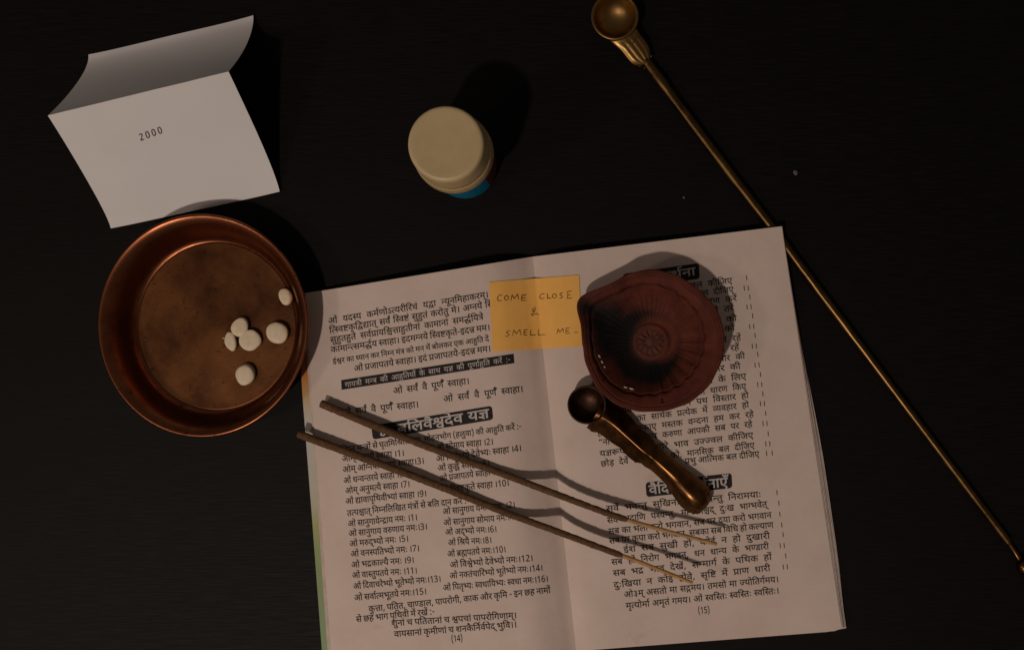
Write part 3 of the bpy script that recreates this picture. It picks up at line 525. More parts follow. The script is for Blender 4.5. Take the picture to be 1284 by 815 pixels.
90,56 68,52 62,49 42,66 36,76 34,88 40,105 50,112 66,116 100,116 100,138 0,138 0,156 148,156 148,138 120,138 120,98 60,97 55,92 55,81 65,69 90,74 107,71 121,64 130,53 134,38 130,23 121,11 106,3 84,0 61,3 40,11 22,24 6,40 22,52 36,37 51,27 66,21 84,18 106,23 113,38 112,46 107,51|65,-28 68,-23 78,-19 88,-23 92,-34 88,-44 78,-48 68,-44 65,-39
130,138 93,138 93,87 68,87 45,80 35,68 32,54 33,43 37,34 43,27 51,22 71,18 104,25 114,30 120,12 97,3 72,0 55,2 41,6 28,14 19,25 13,39 12,55 14,70 20,82 30,92 42,99 57,104 72,105 72,138 0,138 0,156 130,156
32,16 20,33 82,70 72,82 55,94 31,93 14,86 7,104 24,111 45,114 63,111 78,101 96,82 96,138 0,138 0,156 217,156 217,138 116,138 116,82 146,86 144,97 145,104 154,112 169,111 180,101 180,87 174,78 169,76 182,54 180,46 161,39 155,26 157,18 161,13 175,9 189,11 204,18 210,0 186,-8 160,-6 147,1 139,13 137,27 138,36 150,53 160,58 153,72 116,65 116,0 96,0 96,58
-46,217 -39,223 -30,223 -23,217 -23,207 -30,200 -39,200 -46,207|17,216 10,194 -2,180 -17,173 -34,170 -51,173 -66,181 -78,195 -88,216 -71,222 -64,206 -56,196 -46,189 -34,187 -21,189 -12,196 -6,207 -1,222
230,138 204,138 204,0 183,0 183,38 166,29 143,26 125,28 112,36 103,48 100,69 105,82 109,87 98,93 90,100 84,111 82,123 85,137 93,148 104,156 119,158 131,156 141,151 148,143 150,133 147,121 140,111 124,120 130,132 127,139 118,142 112,141 102,130 102,115 109,105 128,99 155,100 154,83 135,82 127,78 122,72 120,64 122,55 127,48 135,44 145,43 168,49 183,61 183,138 168,138 168,156 230,156|0,156 76,156 76,138 0,138|51,74 50,55 48,50 38,47 32,48 19,58 10,72 10,85 17,91 95,92 95,74
72,116 88,114 87,95 65,98 51,96 40,91 34,83 32,72 34,61 40,53 49,48 71,48 92,59 100,68 95,88 118,97 124,105 126,114 120,133 116,138 0,138 0,156 234,156 234,138 208,138 208,0 188,0 188,45 161,34 137,34 118,43 110,51 89,36 70,30 46,31 25,41 18,49 13,60 12,72 15,90 26,104 43,113|118,75 123,65 130,57 139,52 162,52 181,62 188,68 188,138 138,138 144,125 146,111 139,89
68,56 46,52 40,49 20,66 14,76 12,88 18,105 28,112 43,116 78,116 78,138 0,138 0,156 193,156 193,138 167,138 167,0 146,0 146,52 121,49 110,50 112,38 109,24 101,13 89,5 72,1 104,-10 96,-28 44,0 21,5 14,9 12,16 15,25 25,29 42,23 48,18 70,18 82,22 89,29 92,38 90,46 85,51|133,68 146,71 146,138 99,138 99,98 39,97 33,92 33,81 44,69 69,74 111,67
22,121 21,124 42,182 59,182 47,121|70,121 68,124 89,182 106,182 94,121
111,42 100,50 92,61 90,76 71,82 58,71 42,64 83,23 99,10 85,-3 34,45 14,71 10,85 14,94 19,97 32,98 41,92 45,87 54,93 60,100 64,123 60,138 0,138 0,156 200,156 200,138 80,138 83,128 83,106 81,98 94,93 107,105 116,108 142,108 165,94 184,72 191,58 175,50 153,82 141,90 128,92 119,91 112,87 108,81 107,74 112,61 118,58 140,60 146,44 129,40
-42,154 -58,195 -71,205 -88,205 -96,202 -102,220 -80,224 -68,223 -60,220 -52,214 -45,205 -34,219 -14,224 13,218 7,202 -12,207 -21,205 -27,201 -31,195 -32,182 -24,154
22,48 11,57 11,70 14,75 20,78 35,77 48,69 59,75 68,84 74,96 76,111 74,123 69,133 60,139 50,142 43,141 35,134 35,125 40,117 55,111 68,110 63,92 43,96 28,104 19,116 16,129 19,141 25,150 36,156 51,158 62,157 73,153 90,137 94,125 96,110 94,93 87,78 77,65 64,55 104,11 88,0 54,40 45,48
74,-3 94,2 86,18 61,18 40,23 23,35 17,44 13,55 12,78 15,87 26,100 46,111 74,114 74,138 0,138 0,156 134,156 134,138 94,138 94,96 69,96 43,89 32,73 34,53 41,44 54,37 78,35 76,44 78,51 87,59 93,60 103,58 110,54 114,47 114,33 108,24 102,22 115,1 126,-3 140,-20 142,-32 139,-46 130,-57 116,-65 97,-67 74,-64 55,-56 38,-42 22,-25 38,-14 56,-34 65,-41 85,-48 97,-49 117,-44 123,-30 122,-23 111,-15 86,-17 80,-20
22,148 39,155 62,158 80,156 93,149 101,138 104,124 101,108 90,96 100,90 107,83 111,74 111,52 105,42 95,33 82,27 110,-6 94,-17 64,23 40,23 29,31 29,45 37,52 54,51 61,48 68,42 79,45 86,50 92,65 90,73 85,80 77,84 66,86 48,85 47,103 70,105 81,113 84,118 83,131 72,140 54,140 29,131
34,-34 22,-25 15,-12 14,-1 21,5 33,6 33,27 18,43 13,54 12,78 15,87 26,100 46,111 74,114 74,138 0,138 0,156 134,156 134,138 94,138 94,96 69,96 43,89 32,73 34,53 42,44 54,37 78,35 76,44 78,51 87,59 93,60 103,58 110,54 114,47 114,33 106,24 100,21 121,-34 104,-42 83,18 57,18 51,20 51,-28 45,-34"""
LINES = """L;411.4;402.9;640.0;364.8;13;k;1023:0,0,0 1,1023,0/2069:2,0,0 3,580,0 4,1100,0 2,1489,0/5708:5,0,0 6,762,0 7,1360,0 8,1360,0 9,2083,0 10,2342,0 11,2809,0 2,3158,0 12,3738,0 13,4147,0 14,4406,0 12,4665,0 15,5074,0 1,5708,0/1459:2,0,0 16,580,0 17,1200,0/5288:18,0,0 2,358,0 19,938,0 20,938,0 14,1493,0 6,1752,0 21,2350,0 17,2881,0 5,3140,0 12,3902,0 6,4311,0 22,4909,0 23,4909,0/1859:24,0,0 14,764,0 25,1023,0 20,1304,0
L;412.8;414.7;628.0;379.5;13;k;5291:14,0,0 11,259,0 4,608,0 26,997,0 27,1553,0 5,2137,0 28,2678,0 14,2899,0 16,3158,0 29,3778,0 17,4462,0 30,4721,0 22,5291,0/1232:31,0,0 26,676,0 32,1232,0/1788:14,0,0 4,259,0 26,648,0 27,1204,0 1,1788,0/1777:31,0,0 33,676,0 34,676,0 30,1207,0 1,1777,0/2000:5,0,0 12,762,0 9,1171,0 30,1430,0 33,2000,0/977:6,0,0 35,598,0 23,598,0/2180:24,0,0 25,764,0 20,1045,0 2,1600,0 35,2180,0/1788:14,0,0 4,259,0 26,648,0 27,1204,0
L;414.0;426.7;606.0;397.3;13;k;2878:31,0,0 33,676,0 34,676,0 30,1207,0 34,1777,0 30,2308,0 35,2878,0/6708:31,0,0 26,676,0 7,1232,0 36,1232,0 17,1800,0 2,2059,0 14,2639,0 37,2898,0 38,3594,0 17,4275,0 34,4534,0 30,5065,0 13,5635,0 20,5894,0 17,6449,0 1,6708,0/2692:5,0,0 17,762,0 6,1021,0 17,1619,0 20,1878,0 17,2433,0 1,2692,0/3456:31,0,0 6,676,0 39,1274,0 7,2010,0 14,2065,0 2,2324,0 40,2904,0 35,3456,0
L;414.8;438.8;614.5;410.5;13;k;5230:5,0,0 17,762,0 6,1021,0 17,1619,0 18,1878,0 11,2236,0 31,2585,0 6,3261,0 39,3859,0 7,4595,0 2,4650,0/2373:4,0,0 26,389,0 17,945,0 21,1204,0 17,1735,0 23,1994,0/3025:41,0,0 3,491,0 6,1011,0 25,1609,0 20,1890,0 2,2445,0 35,3025,0/5086:14,0,0 4,259,0 26,648,0 27,1204,0 5,1788,0 28,2329,0 30,2550,0 35,3120,0 42,3120,0 41,3460,0 3,3951,0 43,4471,0/1575:6,0,0 6,598,0 23,1196,0
L;417.0;453.4;613.0;424.8;11;k;1596:44,0,0 45,491,0 12,1187,0/1021:5,0,0 17,762,0/1756:46,0,0 2,362,0 17,942,0 20,1201,0/1171:5,0,0 12,762,0/1719:14,0,0 20,259,0 47,814,0 20,1164,0/1150:6,0,0 1,598,0 40,598,0/1021:5,0,0 9,762,0/1153:6,0,0 20,598,0/598:6,0,0 48,598,0/2679:49,0,0 9,571,0 50,830,0 5,1508,0 12,2270,0/1315:51,0,0 5,553,0/2383:52,0,0 34,1023,0 14,1554,0 30,1813,0/520:3,0,0 48,465,0
L;443.7;462.3;615.5;437.0;13;k;1023:0,0,0 1,1023,0/3287:36,0,0 53,568,0 17,1310,0 54,1569,0 30,2137,0 2,2707,0 35,3287,0/2373:4,0,0 26,389,0 17,945,0 21,1204,0 17,1735,0 23,1994,0/1011:41,0,0 3,491,0 1,956,0/5253:36,0,0 53,568,0 17,1310,0 54,1569,0 30,2137,0 2,2707,0 35,3287,0 42,3287,0 41,3627,0 3,4118,0 43,4638,0/1575:6,0,0 6,598,0 23,1196,0
L;432.5;482.8;640.0;450.5;10.5;w;2213:55,0,0 17,563,0 2,822,0 40,1402,0 13,1954,0/1508:6,0,0 18,598,0 40,956,0/1021:5,0,0 13,762,0/3222:52,0,0 34,1023,0 14,1554,0 30,1813,0 2,2383,0 56,2963,0/762:5,0,0 35,541,0/1577:31,0,0 17,676,0 57,935,0/1221:2,0,0 58,580,0/1021:5,0,0 13,762,0/2910:54,0,0 19,568,0 8,568,0 17,1291,0 7,1550,0 34,1550,0 14,2081,0 30,2340,0/1171:5,0,0 12,762,0 48,1171,0/634:59,0,0 42,294,0
L;492.7;490.4;588.6;477.7;13.5;k;1023:0,0,0 1,1023,0/1232:31,0,0 26,676,0 32,1232,0/556:26,0,0 60,556,0/1291:54,0,0 19,568,0 8,568,0 61,1291,0/2373:4,0,0 26,389,0 17,945,0 21,1204,0 17,1735,0 23,1994,0
L;555.8;500.5;656.0;487.6;13.5;k;1023:0,0,0 1,1023,0/1232:31,0,0 26,676,0 32,1232,0/556:26,0,0 60,556,0/1291:54,0,0 19,568,0 8,568,0 61,1291,0/2373:4,0,0 26,389,0 17,945,0 21,1204,0 17,1735,0 23,1994,0
L;428.0;517.0;525.0;507.0;13.5;k;1023:0,0,0 1,1023,0/1232:31,0,0 26,676,0 32,1232,0/556:26,0,0 60,556,0/1291:54,0,0 19,568,0 8,568,0 61,1291,0/2373:4,0,0 26,389,0 17,945,0 21,1204,0 17,1735,0 23,1994,0
L;474.0;542.0;613.0;518.0;20;b;819:62,0,0 63,551,0/3836:49,0,0 14,571,0 50,830,0 26,1508,0 60,2064,0 45,2064,0 3,2760,0 35,3225,0 26,3280,0/1221:2,0,0 58,580,0
L;428.6;564.0;653.5;534.5;12;k;1719:14,0,0 20,259,0 47,814,0 20,1164,0/1767:6,0,0 18,598,0 40,956,0 56,1508,0/676:31,0,0 35,676,0/3554:64,0,0 28,591,0 30,591,0 14,1161,0 6,1420,0 14,2018,0 65,2277,0 30,2984,0/1800:66,0,0 17,703,0 30,962,0 67,1532,0/3468:6,0,0 9,598,0 21,857,0 20,1388,0 66,1943,0 9,2646,0 55,2905,0/2732:68,0,0 21,354,0 50,885,0 33,1563,0 26,1563,0 17,2119,0 69,2378,0/1021:5,0,0 13,762,0/2383:52,0,0 34,1023,0 14,1554,0 30,1813,0/1171:5,0,0 12,762,0 48,1171,0/634:59,0,0 42,294,0
L;428.6;575.4;507.0;568.0;13;k;1621:0,0,0 6,1023,0 22,1621,0/2180:24,0,0 25,764,0 20,1045,0 2,1600,0 35,2180,0/1994:4,0,0 26,389,0 17,945,0 21,1204,0 17,1735,0/1309:23,0,0 70,379,0 23,930,0
L;546.7;561.0;618.6;553.6;13;k;1023:0,0,0 1,1023,0/2372:31,0,0 9,676,0 6,935,0 17,1533,0 2,1792,0/1994:4,0,0 26,389,0 17,945,0 21,1204,0 17,1735,0/1309:23,0,0 71,379,0 23,930,0
L;429.4;589.0;532.0;577.6;13;k;1621:0,0,0 6,1023,0 22,1621,0/4831:24,0,0 14,764,0 25,1023,0 20,1304,0 72,1859,0 9,2437,0 6,2696,0 17,3294,0 73,3553,0 2,3992,0 17,4572,0 1,4831,0/3303:4,0,0 26,389,0 17,945,0 21,1204,0 17,1735,0 23,1994,0 74,2373,0 23,2924,0
L;546.7;575.4;654.0;561.8;13;k;1023:0,0,0 1,1023,0/2789:14,0,0 26,259,0 45,815,0 35,1511,0 73,1511,0 2,1950,0 9,2530,0/2367:3,0,0 35,465,0 26,520,0 35,1076,0 73,1076,0 2,1515,0 75,2095,0/1994:4,0,0 26,389,0 17,945,0 21,1204,0 17,1735,0/1309:23,0,0 76,379,0 23,930,0
L;430.5;602.7;509.0;594.0;13;k;1023:0,0,0 1,1023,0/3446:77,0,0 18,615,0 26,973,0 18,1529,0 30,1887,0 12,2457,0 2,2866,0 35,3446,0/1994:4,0,0 26,389,0 17,945,0 21,1204,0 17,1735,0/1309:23,0,0 78,379,0 23,930,0
L;548.6;587.0;614.5;580.3;13;k;1023:0,0,0 1,1023,0/1467:5,0,0 33,541,0 79,762,0 60,1407,0/1994:4,0,0 26,389,0 17,945,0 21,1204,0 17,1735,0/1309:23,0,0 80,379,0 23,930,0
L;432.7;615.5;514.0;606.8;13;k;1621:0,0,0 6,1023,0 22,1621,0/2846:24,0,0 20,764,0 33,1319,0 6,1319,0 11,1917,0 2,2266,0 60,2846,0/1994:4,0,0 26,389,0 17,945,0 21,1204,0 17,1735,0/1309:23,0,0 81,379,0 23,930,0
L;551.0;600.0;629.0;590.4;13;k;1023:0,0,0 1,1023,0/3287:36,0,0 53,568,0 17,1310,0 54,1569,0 30,2137,0 2,2707,0 35,3287,0/1994:4,0,0 26,389,0 17,945,0 21,1204,0 17,1735,0/1309:23,0,0 82,379,0 23,930,0
L;433.0;628.6;535.0;618.5;13;k;1023:0,0,0 1,1023,0/5320:29,0,0 17,684,0 26,943,0 17,1499,0 54,1758,0 28,2326,0 14,2326,0 57,2585,0 26,3227,0 13,3783,0 73,4042,0 2,4481,0 17,5061,0 1,5320,0/1994:4,0,0 26,389,0 17,945,0 21,1204,0 17,1735,0/1309:23,0,0 83,379,0 23,930,0
L;552.0;614.0;638.5;605.4;13;k;1023:0,0,0 1,1023,0/3120:14,0,0 4,259,0 26,648,0 27,1204,0 5,1788,0 28,2329,0 30,2550,0 35,3120,0/1994:4,0,0 26,389,0 17,945,0 21,1204,0 17,1735,0/1860:23,0,0 70,379,0 84,930,0 23,1481,0
L;435.0;643.6;588.0;627.0;13;k;3012:30,0,0 11,570,0 54,919,0 37,1487,0 17,2183,0 30,2442,0 22,3012,0/4303:14,0,0 20,259,0 47,814,0 20,1164,0 14,1719,0 50,1978,0 14,2656,0 85,2915,0 30,3733,0/1409:6,0,0 1,598,0 40,598,0 56,1150,0/676:31,0,0 35,676,0/1508:49,0,0 14,571,0 50,830,0/1334:3,0,0 17,520,0 20,779,0/1171:5,0,0 12,762,0 48,1171,0/634:59,0,0 42,294,0
L;436.0;656.7;523.4;648.5;13;k;1023:0,0,0 1,1023,0/4609:31,0,0 17,676,0 20,935,0 33,1490,0 55,1490,0 17,2053,0 2,2312,0 35,2892,0 18,2892,0 86,3250,0 17,3770,0 2,4029,0/1425:20,0,0 6,555,0 75,1153,0/1309:23,0,0 70,379,0 23,930,0
L;555.0;641.4;646.0;632.7;13;k;1023:0,0,0 1,1023,0/2892:31,0,0 17,676,0 20,935,0 33,1490,0 55,1490,0 17,2053,0 2,2312,0/2017:2,0,0 6,580,0 17,1178,0 2,1437,0/1425:20,0,0 6,555,0 75,1153,0/1309:23,0,0 71,379,0 23,930,0
L;437.0;669.0;536.0;660.0;13;k;1023:0,0,0 1,1023,0/2892:31,0,0 17,676,0 20,935,0 33,1490,0 55,1490,0 17,2053,0 2,2312,0/2681:26,0,0 87,556,0 8,1119,0 17,1842,0 2,2101,0/2734:20,0,0 6,555,0 75,1153,0 23,1425,0 74,1804,0 23,2355,0
L;556.0;655.3;648.0;647.7;13;k;1023:0,0,0 1,1023,0/2892:31,0,0 17,676,0 20,935,0 33,1490,0 55,1490,0 17,2053,0 2,2312,0/2372:31,0,0 9,676,0 6,935,0 17,1533,0 2,1792,0/2734:20,0,0 6,555,0 75,1153,0 23,1425,0 76,1804,0 23,2355,0
L;438.0;681.8;512.3;675.0;13;k;1023:0,0,0 1,1023,0/2959:6,0,0 87,598,0 88,1161,0 73,1681,0 2,2120,0 9,2700,0/1425:20,0,0 6,555,0 75,1153,0/1309:23,0,0 78,379,0 23,930,0
L;558.0;667.3;623.0;663.3;13;k;1023:0,0,0 1,1023,0/2562:24,0,0 88,764,0 73,1284,0 2,1723,0 9,2303,0/2734:20,0,0 6,555,0 75,1153,0 23,1425,0 80,1804,0 23,2355,0
L;439.5;694.6;526.0;687.2;13;k;1023:0,0,0 1,1023,0/4206:26,0,0 20,556,0 89,1111,0 14,2099,0 30,2358,0 73,2928,0 2,3367,0 9,3947,0/1425:20,0,0 6,555,0 75,1153,0/1309:23,0,0 81,379,0 23,930,0
L;561.6;680.4;616.7;677.0;13;k;1023:0,0,0 1,1023,0/1546:14,0,0 65,259,0 2,966,0 60,1546,0/2734:20,0,0 6,555,0 75,1153,0 23,1425,0 82,1804,0 23,2355,0
L;440.3;708.2;519.4;701.7;13;k;1023:0,0,0 1,1023,0/3324:66,0,0 86,703,0 5,1223,0 17,1985,0 90,2244,0 2,2744,0 60,3324,0/1425:20,0,0 6,555,0 75,1153,0/1309:23,0,0 83,379,0 23,930,0
L;560.8;694.6;634.4;688.6;13;k;1023:0,0,0 1,1023,0/3089:91,0,0 92,571,0 54,1371,0 30,1939,0 2,2509,0 35,3089,0/3285:20,0,0 6,555,0 75,1153,0 23,1425,0 70,1804,0 84,2355,0 23,2906,0
L;441.4;721.3;523.2;715.0;13;k;1023:0,0,0 1,1023,0/3492:26,0,0 17,556,0 4,815,0 30,1204,0 33,1774,0 54,1774,0 30,2342,0 2,2912,0 35,3492,0/1425:20,0,0 6,555,0 75,1153,0/1860:23,0,0 70,379,0 70,930,0 23,1481,0
L;564.0;708.2;668.4;699.5;13;k;1023:0,0,0 1,1023,0/2789:14,0,0 26,259,0 45,815,0 35,1511,0 73,1511,0 2,1950,0 9,2530,0/2354:3,0,0 35,465,0 26,520,0 35,1076,0 73,1076,0 2,1515,0 9,2095,0/3285:20,0,0 6,555,0 75,1153,0 23,1425,0 70,1804,0 71,2355,0 23,2906,0
L;442.8;735.0;553.0;725.4;13;k;1023:0,0,0 1,1023,0/3915:14,0,0 3,259,0 26,779,0 17,1335,0 15,1594,0 12,2228,0 35,2637,0 73,2637,0 2,3076,0 9,3656,0/2551:66,0,0 19,703,0 30,703,0 35,1273,0 73,1273,0 2,1712,0 9,2292,0/3285:20,0,0 6,555,0 75,1153,0 23,1425,0 70,1804,0 74,2355,0 23,2906,0
L;563.5;721.8;680.7;711.8;13;k;1023:0,0,0 1,1023,0/4567:20,0,0 93,555,0 30,1158,0 1,1728,0 15,1728,0 17,2362,0 14,2621,0 12,2880,0 73,3289,0 2,3728,0 9,4308,0/2551:66,0,0 19,703,0 30,703,0 35,1273,0 73,1273,0 2,1712,0 9,2292,0/3285:20,0,0 6,555,0 75,1153,0 23,1425,0 70,1804,0 76,2355,0 23,2906,0
L;444.0;749.4;535.0;741.2;13;k;1023:0,0,0 1,1023,0/4291:31,0,0 26,676,0 17,1232,0 7,1491,0 11,1491,0 6,1840,0 66,2438,0 19,3141,0 30,3141,0 2,3711,0 35,4291,0/3285:20,0,0 6,555,0 75,1153,0 23,1425,0 70,1804,0 78,2355,0 23,2906,0
L;555.3;737.0;687.5;725.4;13;k;1023:0,0,0 1,1023,0/2688:14,0,0 54,259,0 30,827,0 28,1397,0 73,1397,0 2,1836,0 75,2416,0/3949:4,0,0 26,389,0 77,945,0 17,1560,0 14,1819,0 2,2078,0 73,2658,0 2,3097,0 75,3677,0/1819:4,0,0 26,389,0 77,945,0 17,1560,0/3285:20,0,0 6,555,0 75,1153,0 23,1425,0 70,1804,0 80,2355,0 23,2906,0
L;462.0;763.5;690.0;739.6;13;k;1970:5,0,0 33,541,0 38,762,0 17,1443,0 67,1702,0/2235:54,0,0 14,568,0 30,827,0 30,1397,0 67,1967,0/3142:15,0,0 17,634,0 94,893,0 95,1360,0 17,1937,0 50,2196,0 67,2874,0/3153:54,0,0 17,568,0 54,827,0 12,1395,0 9,1804,0 55,2063,0 13,2626,0 67,2885,0/1783:5,0,0 17,762,0 5,1021,0/1432:96,0,0 12,1023,0/1619:5,0,0 28,541,0 14,762,0 6,1021,0/340:42,0,0/1046:41,0,0 20,491,0/1232:97,0,0 21,701,0/1671:20,0,0 17,555,0 6,814,0 56,1412,0
L;446.3;776.4;545.0;766.3;13;k;676:31,0,0 35,676,0/1232:97,0,0 21,701,0/1525:66,0,0 17,703,0 55,962,0/2284:54,0,0 28,568,0 14,568,0 57,827,0 26,1469,0 13,2025,0/598:6,0,0 48,598,0/1227:12,0,0 85,409,0 48,1227,0/634:59,0,0 42,294,0
L;490.5;781.3;648.0;771.2;13;k;1494:98,0,0 33,680,0 20,680,0 17,1235,0 1,1494,0/634:15,0,0/3040:54,0,0 14,568,0 30,827,0 30,1397,0 17,1967,0 20,2226,0 17,2781,0 1,3040,0/634:15,0,0/2157:45,0,0 54,696,0 15,1264,0 17,1898,0 1,2157,0/4844:54,0,0 17,568,0 54,827,0 12,1395,0 9,1804,0 14,2063,0 55,2322,0 8,2885,0 17,3608,0 6,3867,0 22,4465,0 23,4465,0
L;494.0;795.0;648.0;782.6;13;k;3144:26,0,0 17,556,0 2,815,0 31,1395,0 17,2071,0 20,2330,0 17,2885,0 1,3144,0/2601:5,0,0 28,541,0 6,762,0 13,1360,0 8,1619,0 17,2342,0 1,2601,0/634:15,0,0/4455:98,0,0 20,680,0 5,1235,0 60,1776,0 14,1997,0 20,2256,0 7,2811,0 26,2811,0 7,3367,0 54,3367,0 35,3935,0 3,3935,0 22,4501,0/2276:66,0,0 33,703,0 14,703,0 26,962,0 23,1518,0 23,1897,0
L;565.7;801.2;580.0;799.5;13;k;1810:68,0,0 70,354,0 76,905,0 69,1456,0
R;789.0;353.5;872.0;340.0;17;b;1221:2,0,0 58,580,0/2283:36,0,0 17,568,0 57,827,0 7,1469,0 20,1469,0 17,2024,0
R;730.2;374.9;918.0;352.0;12.5;k;2704:54,0,0 19,568,0 53,568,0 20,1310,0 13,1865,0 2,2124,0/1530:36,0,0 66,568,0 9,1271,0/1797:21,0,0 6,531,0 17,1129,0 12,1388,0 35,1797,0/1518:66,0,0 17,703,0 26,962,0/2926:99,0,0 100,548,0 100,1120,0 26,1692,0 50,2248,0/2575:5,0,0 13,762,0 14,1021,0 53,1280,0 51,2022,0
R;934.0;348.9;934.0;348.7;11;k;379:23,0,0
R;731.4;386.0;919.7;363.0;12.5;k;1537:97,0,0 9,701,0 101,960,0/1076:3,0,0 35,465,0 26,520,0 48,1076,0/1379:97,0,0 50,701,0/1834:5,0,0 54,762,0 102,1330,0/1021:5,0,0 9,762,0/3109:6,0,0 17,598,0 20,857,0 14,1412,0 31,1671,0 5,2347,0/1249:49,0,0 50,571,0/2333:3,0,0 13,520,0 14,779,0 53,1038,0 51,1780,0
R;931.0;361.6;936.0;361.4;11;k;379:23,0,0/379:23,0,0
R;732.7;397.3;923.8;374.0;12.5;k;1076:26,0,0 35,556,0 3,556,0/1021:5,0,0 13,762,0/1508:49,0,0 9,571,0 50,830,0 48,1508,0/2299:103,0,0 15,853,0 17,1487,0 51,1746,0 104,2321,0/1605:31,0,0 11,676,0 2,1025,0/1021:5,0,0 9,762,0/2006:77,0,0 17,615,0 12,874,0 8,1283,0/1171:5,0,0 12,762,0 48,1171,0
R;938.0;372.8;938.0;372.6;11;k;379:23,0,0
R;734.0;408.7;920.0;386.0;12.5;k;1109:21,0,0 72,531,0 7,1109,0/598:6,0,0 48,598,0/790:21,0,0 56,531,0/1434:6,0,0 25,598,0 20,879,0/1344:31,0,0 17,676,0 12,935,0 35,1344,0/1701:98,0,0 9,680,0 5,939,0/1907:31,0,0 17,676,0 55,935,0 12,1498,0/676:31,0,0 35,676,0/979:30,0,0 12,570,0 48,979,0
R;934.5;385.0;939.5;384.8;11;k;379:23,0,0/379:23,0,0
R;735.4;422.0;923.8;399.0;12.5;k;4473:24,0,0 45,764,0 6,1460,0 35,2058,0 77,2058,0 17,2673,0 14,2932,0 3,3191,0 5,3711,0/1855:12,0,0 15,409,0 17,1043,0 51,1302,0 104,1877,0/1221:2,0,0 58,580,0/977:54,0,0 12,568,0/2546:99,0,0 54,548,0 5,1116,0 17,1878,0 12,2137,0/1021:5,0,0 9,762,0
R;941.5;396.5;941.5;396.3;11;k;379:23,0,0
R;736.7;433.5;921.4;411.0;12.5;k;1213:77,0,0 6,615,0 7,1213,0/2216:6,0,0 2,598,0 17,1178,0 7,1437,0 3,1437,0 17,1957,0/2742:15,0,0 50,634,0 17,1312,0 5,1571,0 12,2333,0/1640:50,0,0 17,678,0 66,937,0/520:3,0,0 48,465,0/2020:31,0,0 1,676,0 31,676,0 17,1352,0 12,1611,0/1021:5,0,0 9,762,0
R;937.9;409.8;942.9;409.6;11;k;379:23,0,0/379:23,0,0
R;738.2;446.8;929.0;423.5;12.5;k;1743:14,0,0 20,259,0 11,814,0 2,1163,0/1757:65,0,0 39,707,0 17,1498,0/2135:66,0,0 14,703,0 93,962,0 30,1565,0/676:31,0,0 35,676,0/2259:2,0,0 58,580,0 17,1221,0 14,1480,0 3,1739,0/1129:21,0,0 6,531,0/1741:5,0,0 12,762,0 30,1171,0 35,1741,0/940:12,0,0 21,409,0 48,940,0
R;944.5;421.1;944.5;420.9;11;k;379:23,0,0
R;739.5;458.3;926.8;435.4;12.5;k;1231:12,0,0 9,409,0 55,668,0/2233:54,0,0 13,568,0 14,827,0 101,1086,0 30,1663,0/1511:14,0,0 26,259,0 45,815,0/762:5,0,0 35,541,0/2431:31,0,0 18,676,0 30,1034,0 17,1604,0 54,1863,0/1247:31,0,0 49,676,0/1510:21,0,0 12,531,0 30,940,0 35,1510,0/940:12,0,0 21,409,0 48,940,0
R;941.1;434.1;946.1;433.9;11;k;379:23,0,0/379:23,0,0
R;740.8;469.9;934.0;446.3;12.5;k;2332:66,0,0 17,703,0 26,962,0 20,1518,0 17,2073,0/1361:14,0,0 6,259,0 102,857,0/1581:53,0,0 17,742,0 2,1001,0 35,1581,0/1153:6,0,0 20,598,0/676:31,0,0 35,676,0/1395:54,0,0 17,568,0 54,827,0/3254:24,0,0 11,764,0 2,1113,0 17,1693,0 15,1952,0 17,2586,0 12,2845,0/1021:5,0,0 13,762,0
R;948.0;444.7;948.0;444.5;11;k;379:23,0,0
R;742.1;481.7;928.5;459.0;12.5;k;2986:5,0,0 17,762,0 6,1021,0 20,1619,0 17,2174,0 51,2433,0 104,3008,0/1291:54,0,0 19,568,0 8,568,0 7,1291,0/1346:21,0,0 9,531,0 26,790,0 48,1346,0/1221:2,0,0 58,580,0/676:31,0,0 35,676,0/964:20,0,0 12,555,0/1223:20,0,0 17,555,0 12,814,0/1021:5,0,0 13,762,0
R;944.5;457.8;949.5;457.6;11;k;379:23,0,0/379:23,0,0
R;743.6;495.2;935.6;471.8;12.5;k;3329:50,0,0 17,678,0 66,937,0 5,1640,0 17,2402,0 12,2661,0 13,3070,0/790:21,0,0 9,531,0/1642:21,0,0 26,531,0 20,1087,0/940:21,0,0 12,531,0/3099:53,0,0 13,742,0 26,1001,0 77,1557,0 17,2172,0 12,2431,0 13,2840,0/762:5,0,0 35,541,0/1490:14,0,0 50,259,0 51,937,0
R;951.3;469.9;951.3;469.7;11;k;379:23,0,0
R;745.0;507.7;935.6;484.4;12.5;k;1395:26,0,0 17,556,0 2,815,0 33,1395,0/1420:53,0,0 50,742,0/1784:31,0,0 26,676,0 7,1232,0 40,1232,0/790:21,0,0 56,531,0/1383:98,0,0 33,680,0 66,680,0/1466:55,0,0 105,563,0/1021:5,0,0 9,762,0/2006:77,0,0 17,615,0 12,874,0 8,1283,0/1574:14,0,0 5,259,0 51,1021,0
R;947.9;482.5;952.9;482.3;11;k;379:23,0,0/379:23,0,0
R;746.3;519.1;938.6;495.6;12.5;k;1846:4,0,0 26,389,0 17,945,0 57,1204,0 7,1846,0/1518:66,0,0 17,703,0 26,962,0/1361:14,0,0 6,259,0 102,857,0 35,1317,0/2056:21,0,0 6,531,0 17,1129,0 12,1388,0 17,1797,0/1166:36,0,0 35,568,0 6,568,0/1210:54,0,0 57,568,0/2442:14,0,0 26,259,0 4,815,0 30,1204,0 17,1774,0 12,2033,0/790:21,0,0 9,531,0
R;954.3;494.1;954.3;493.9;11;k;379:23,0,0
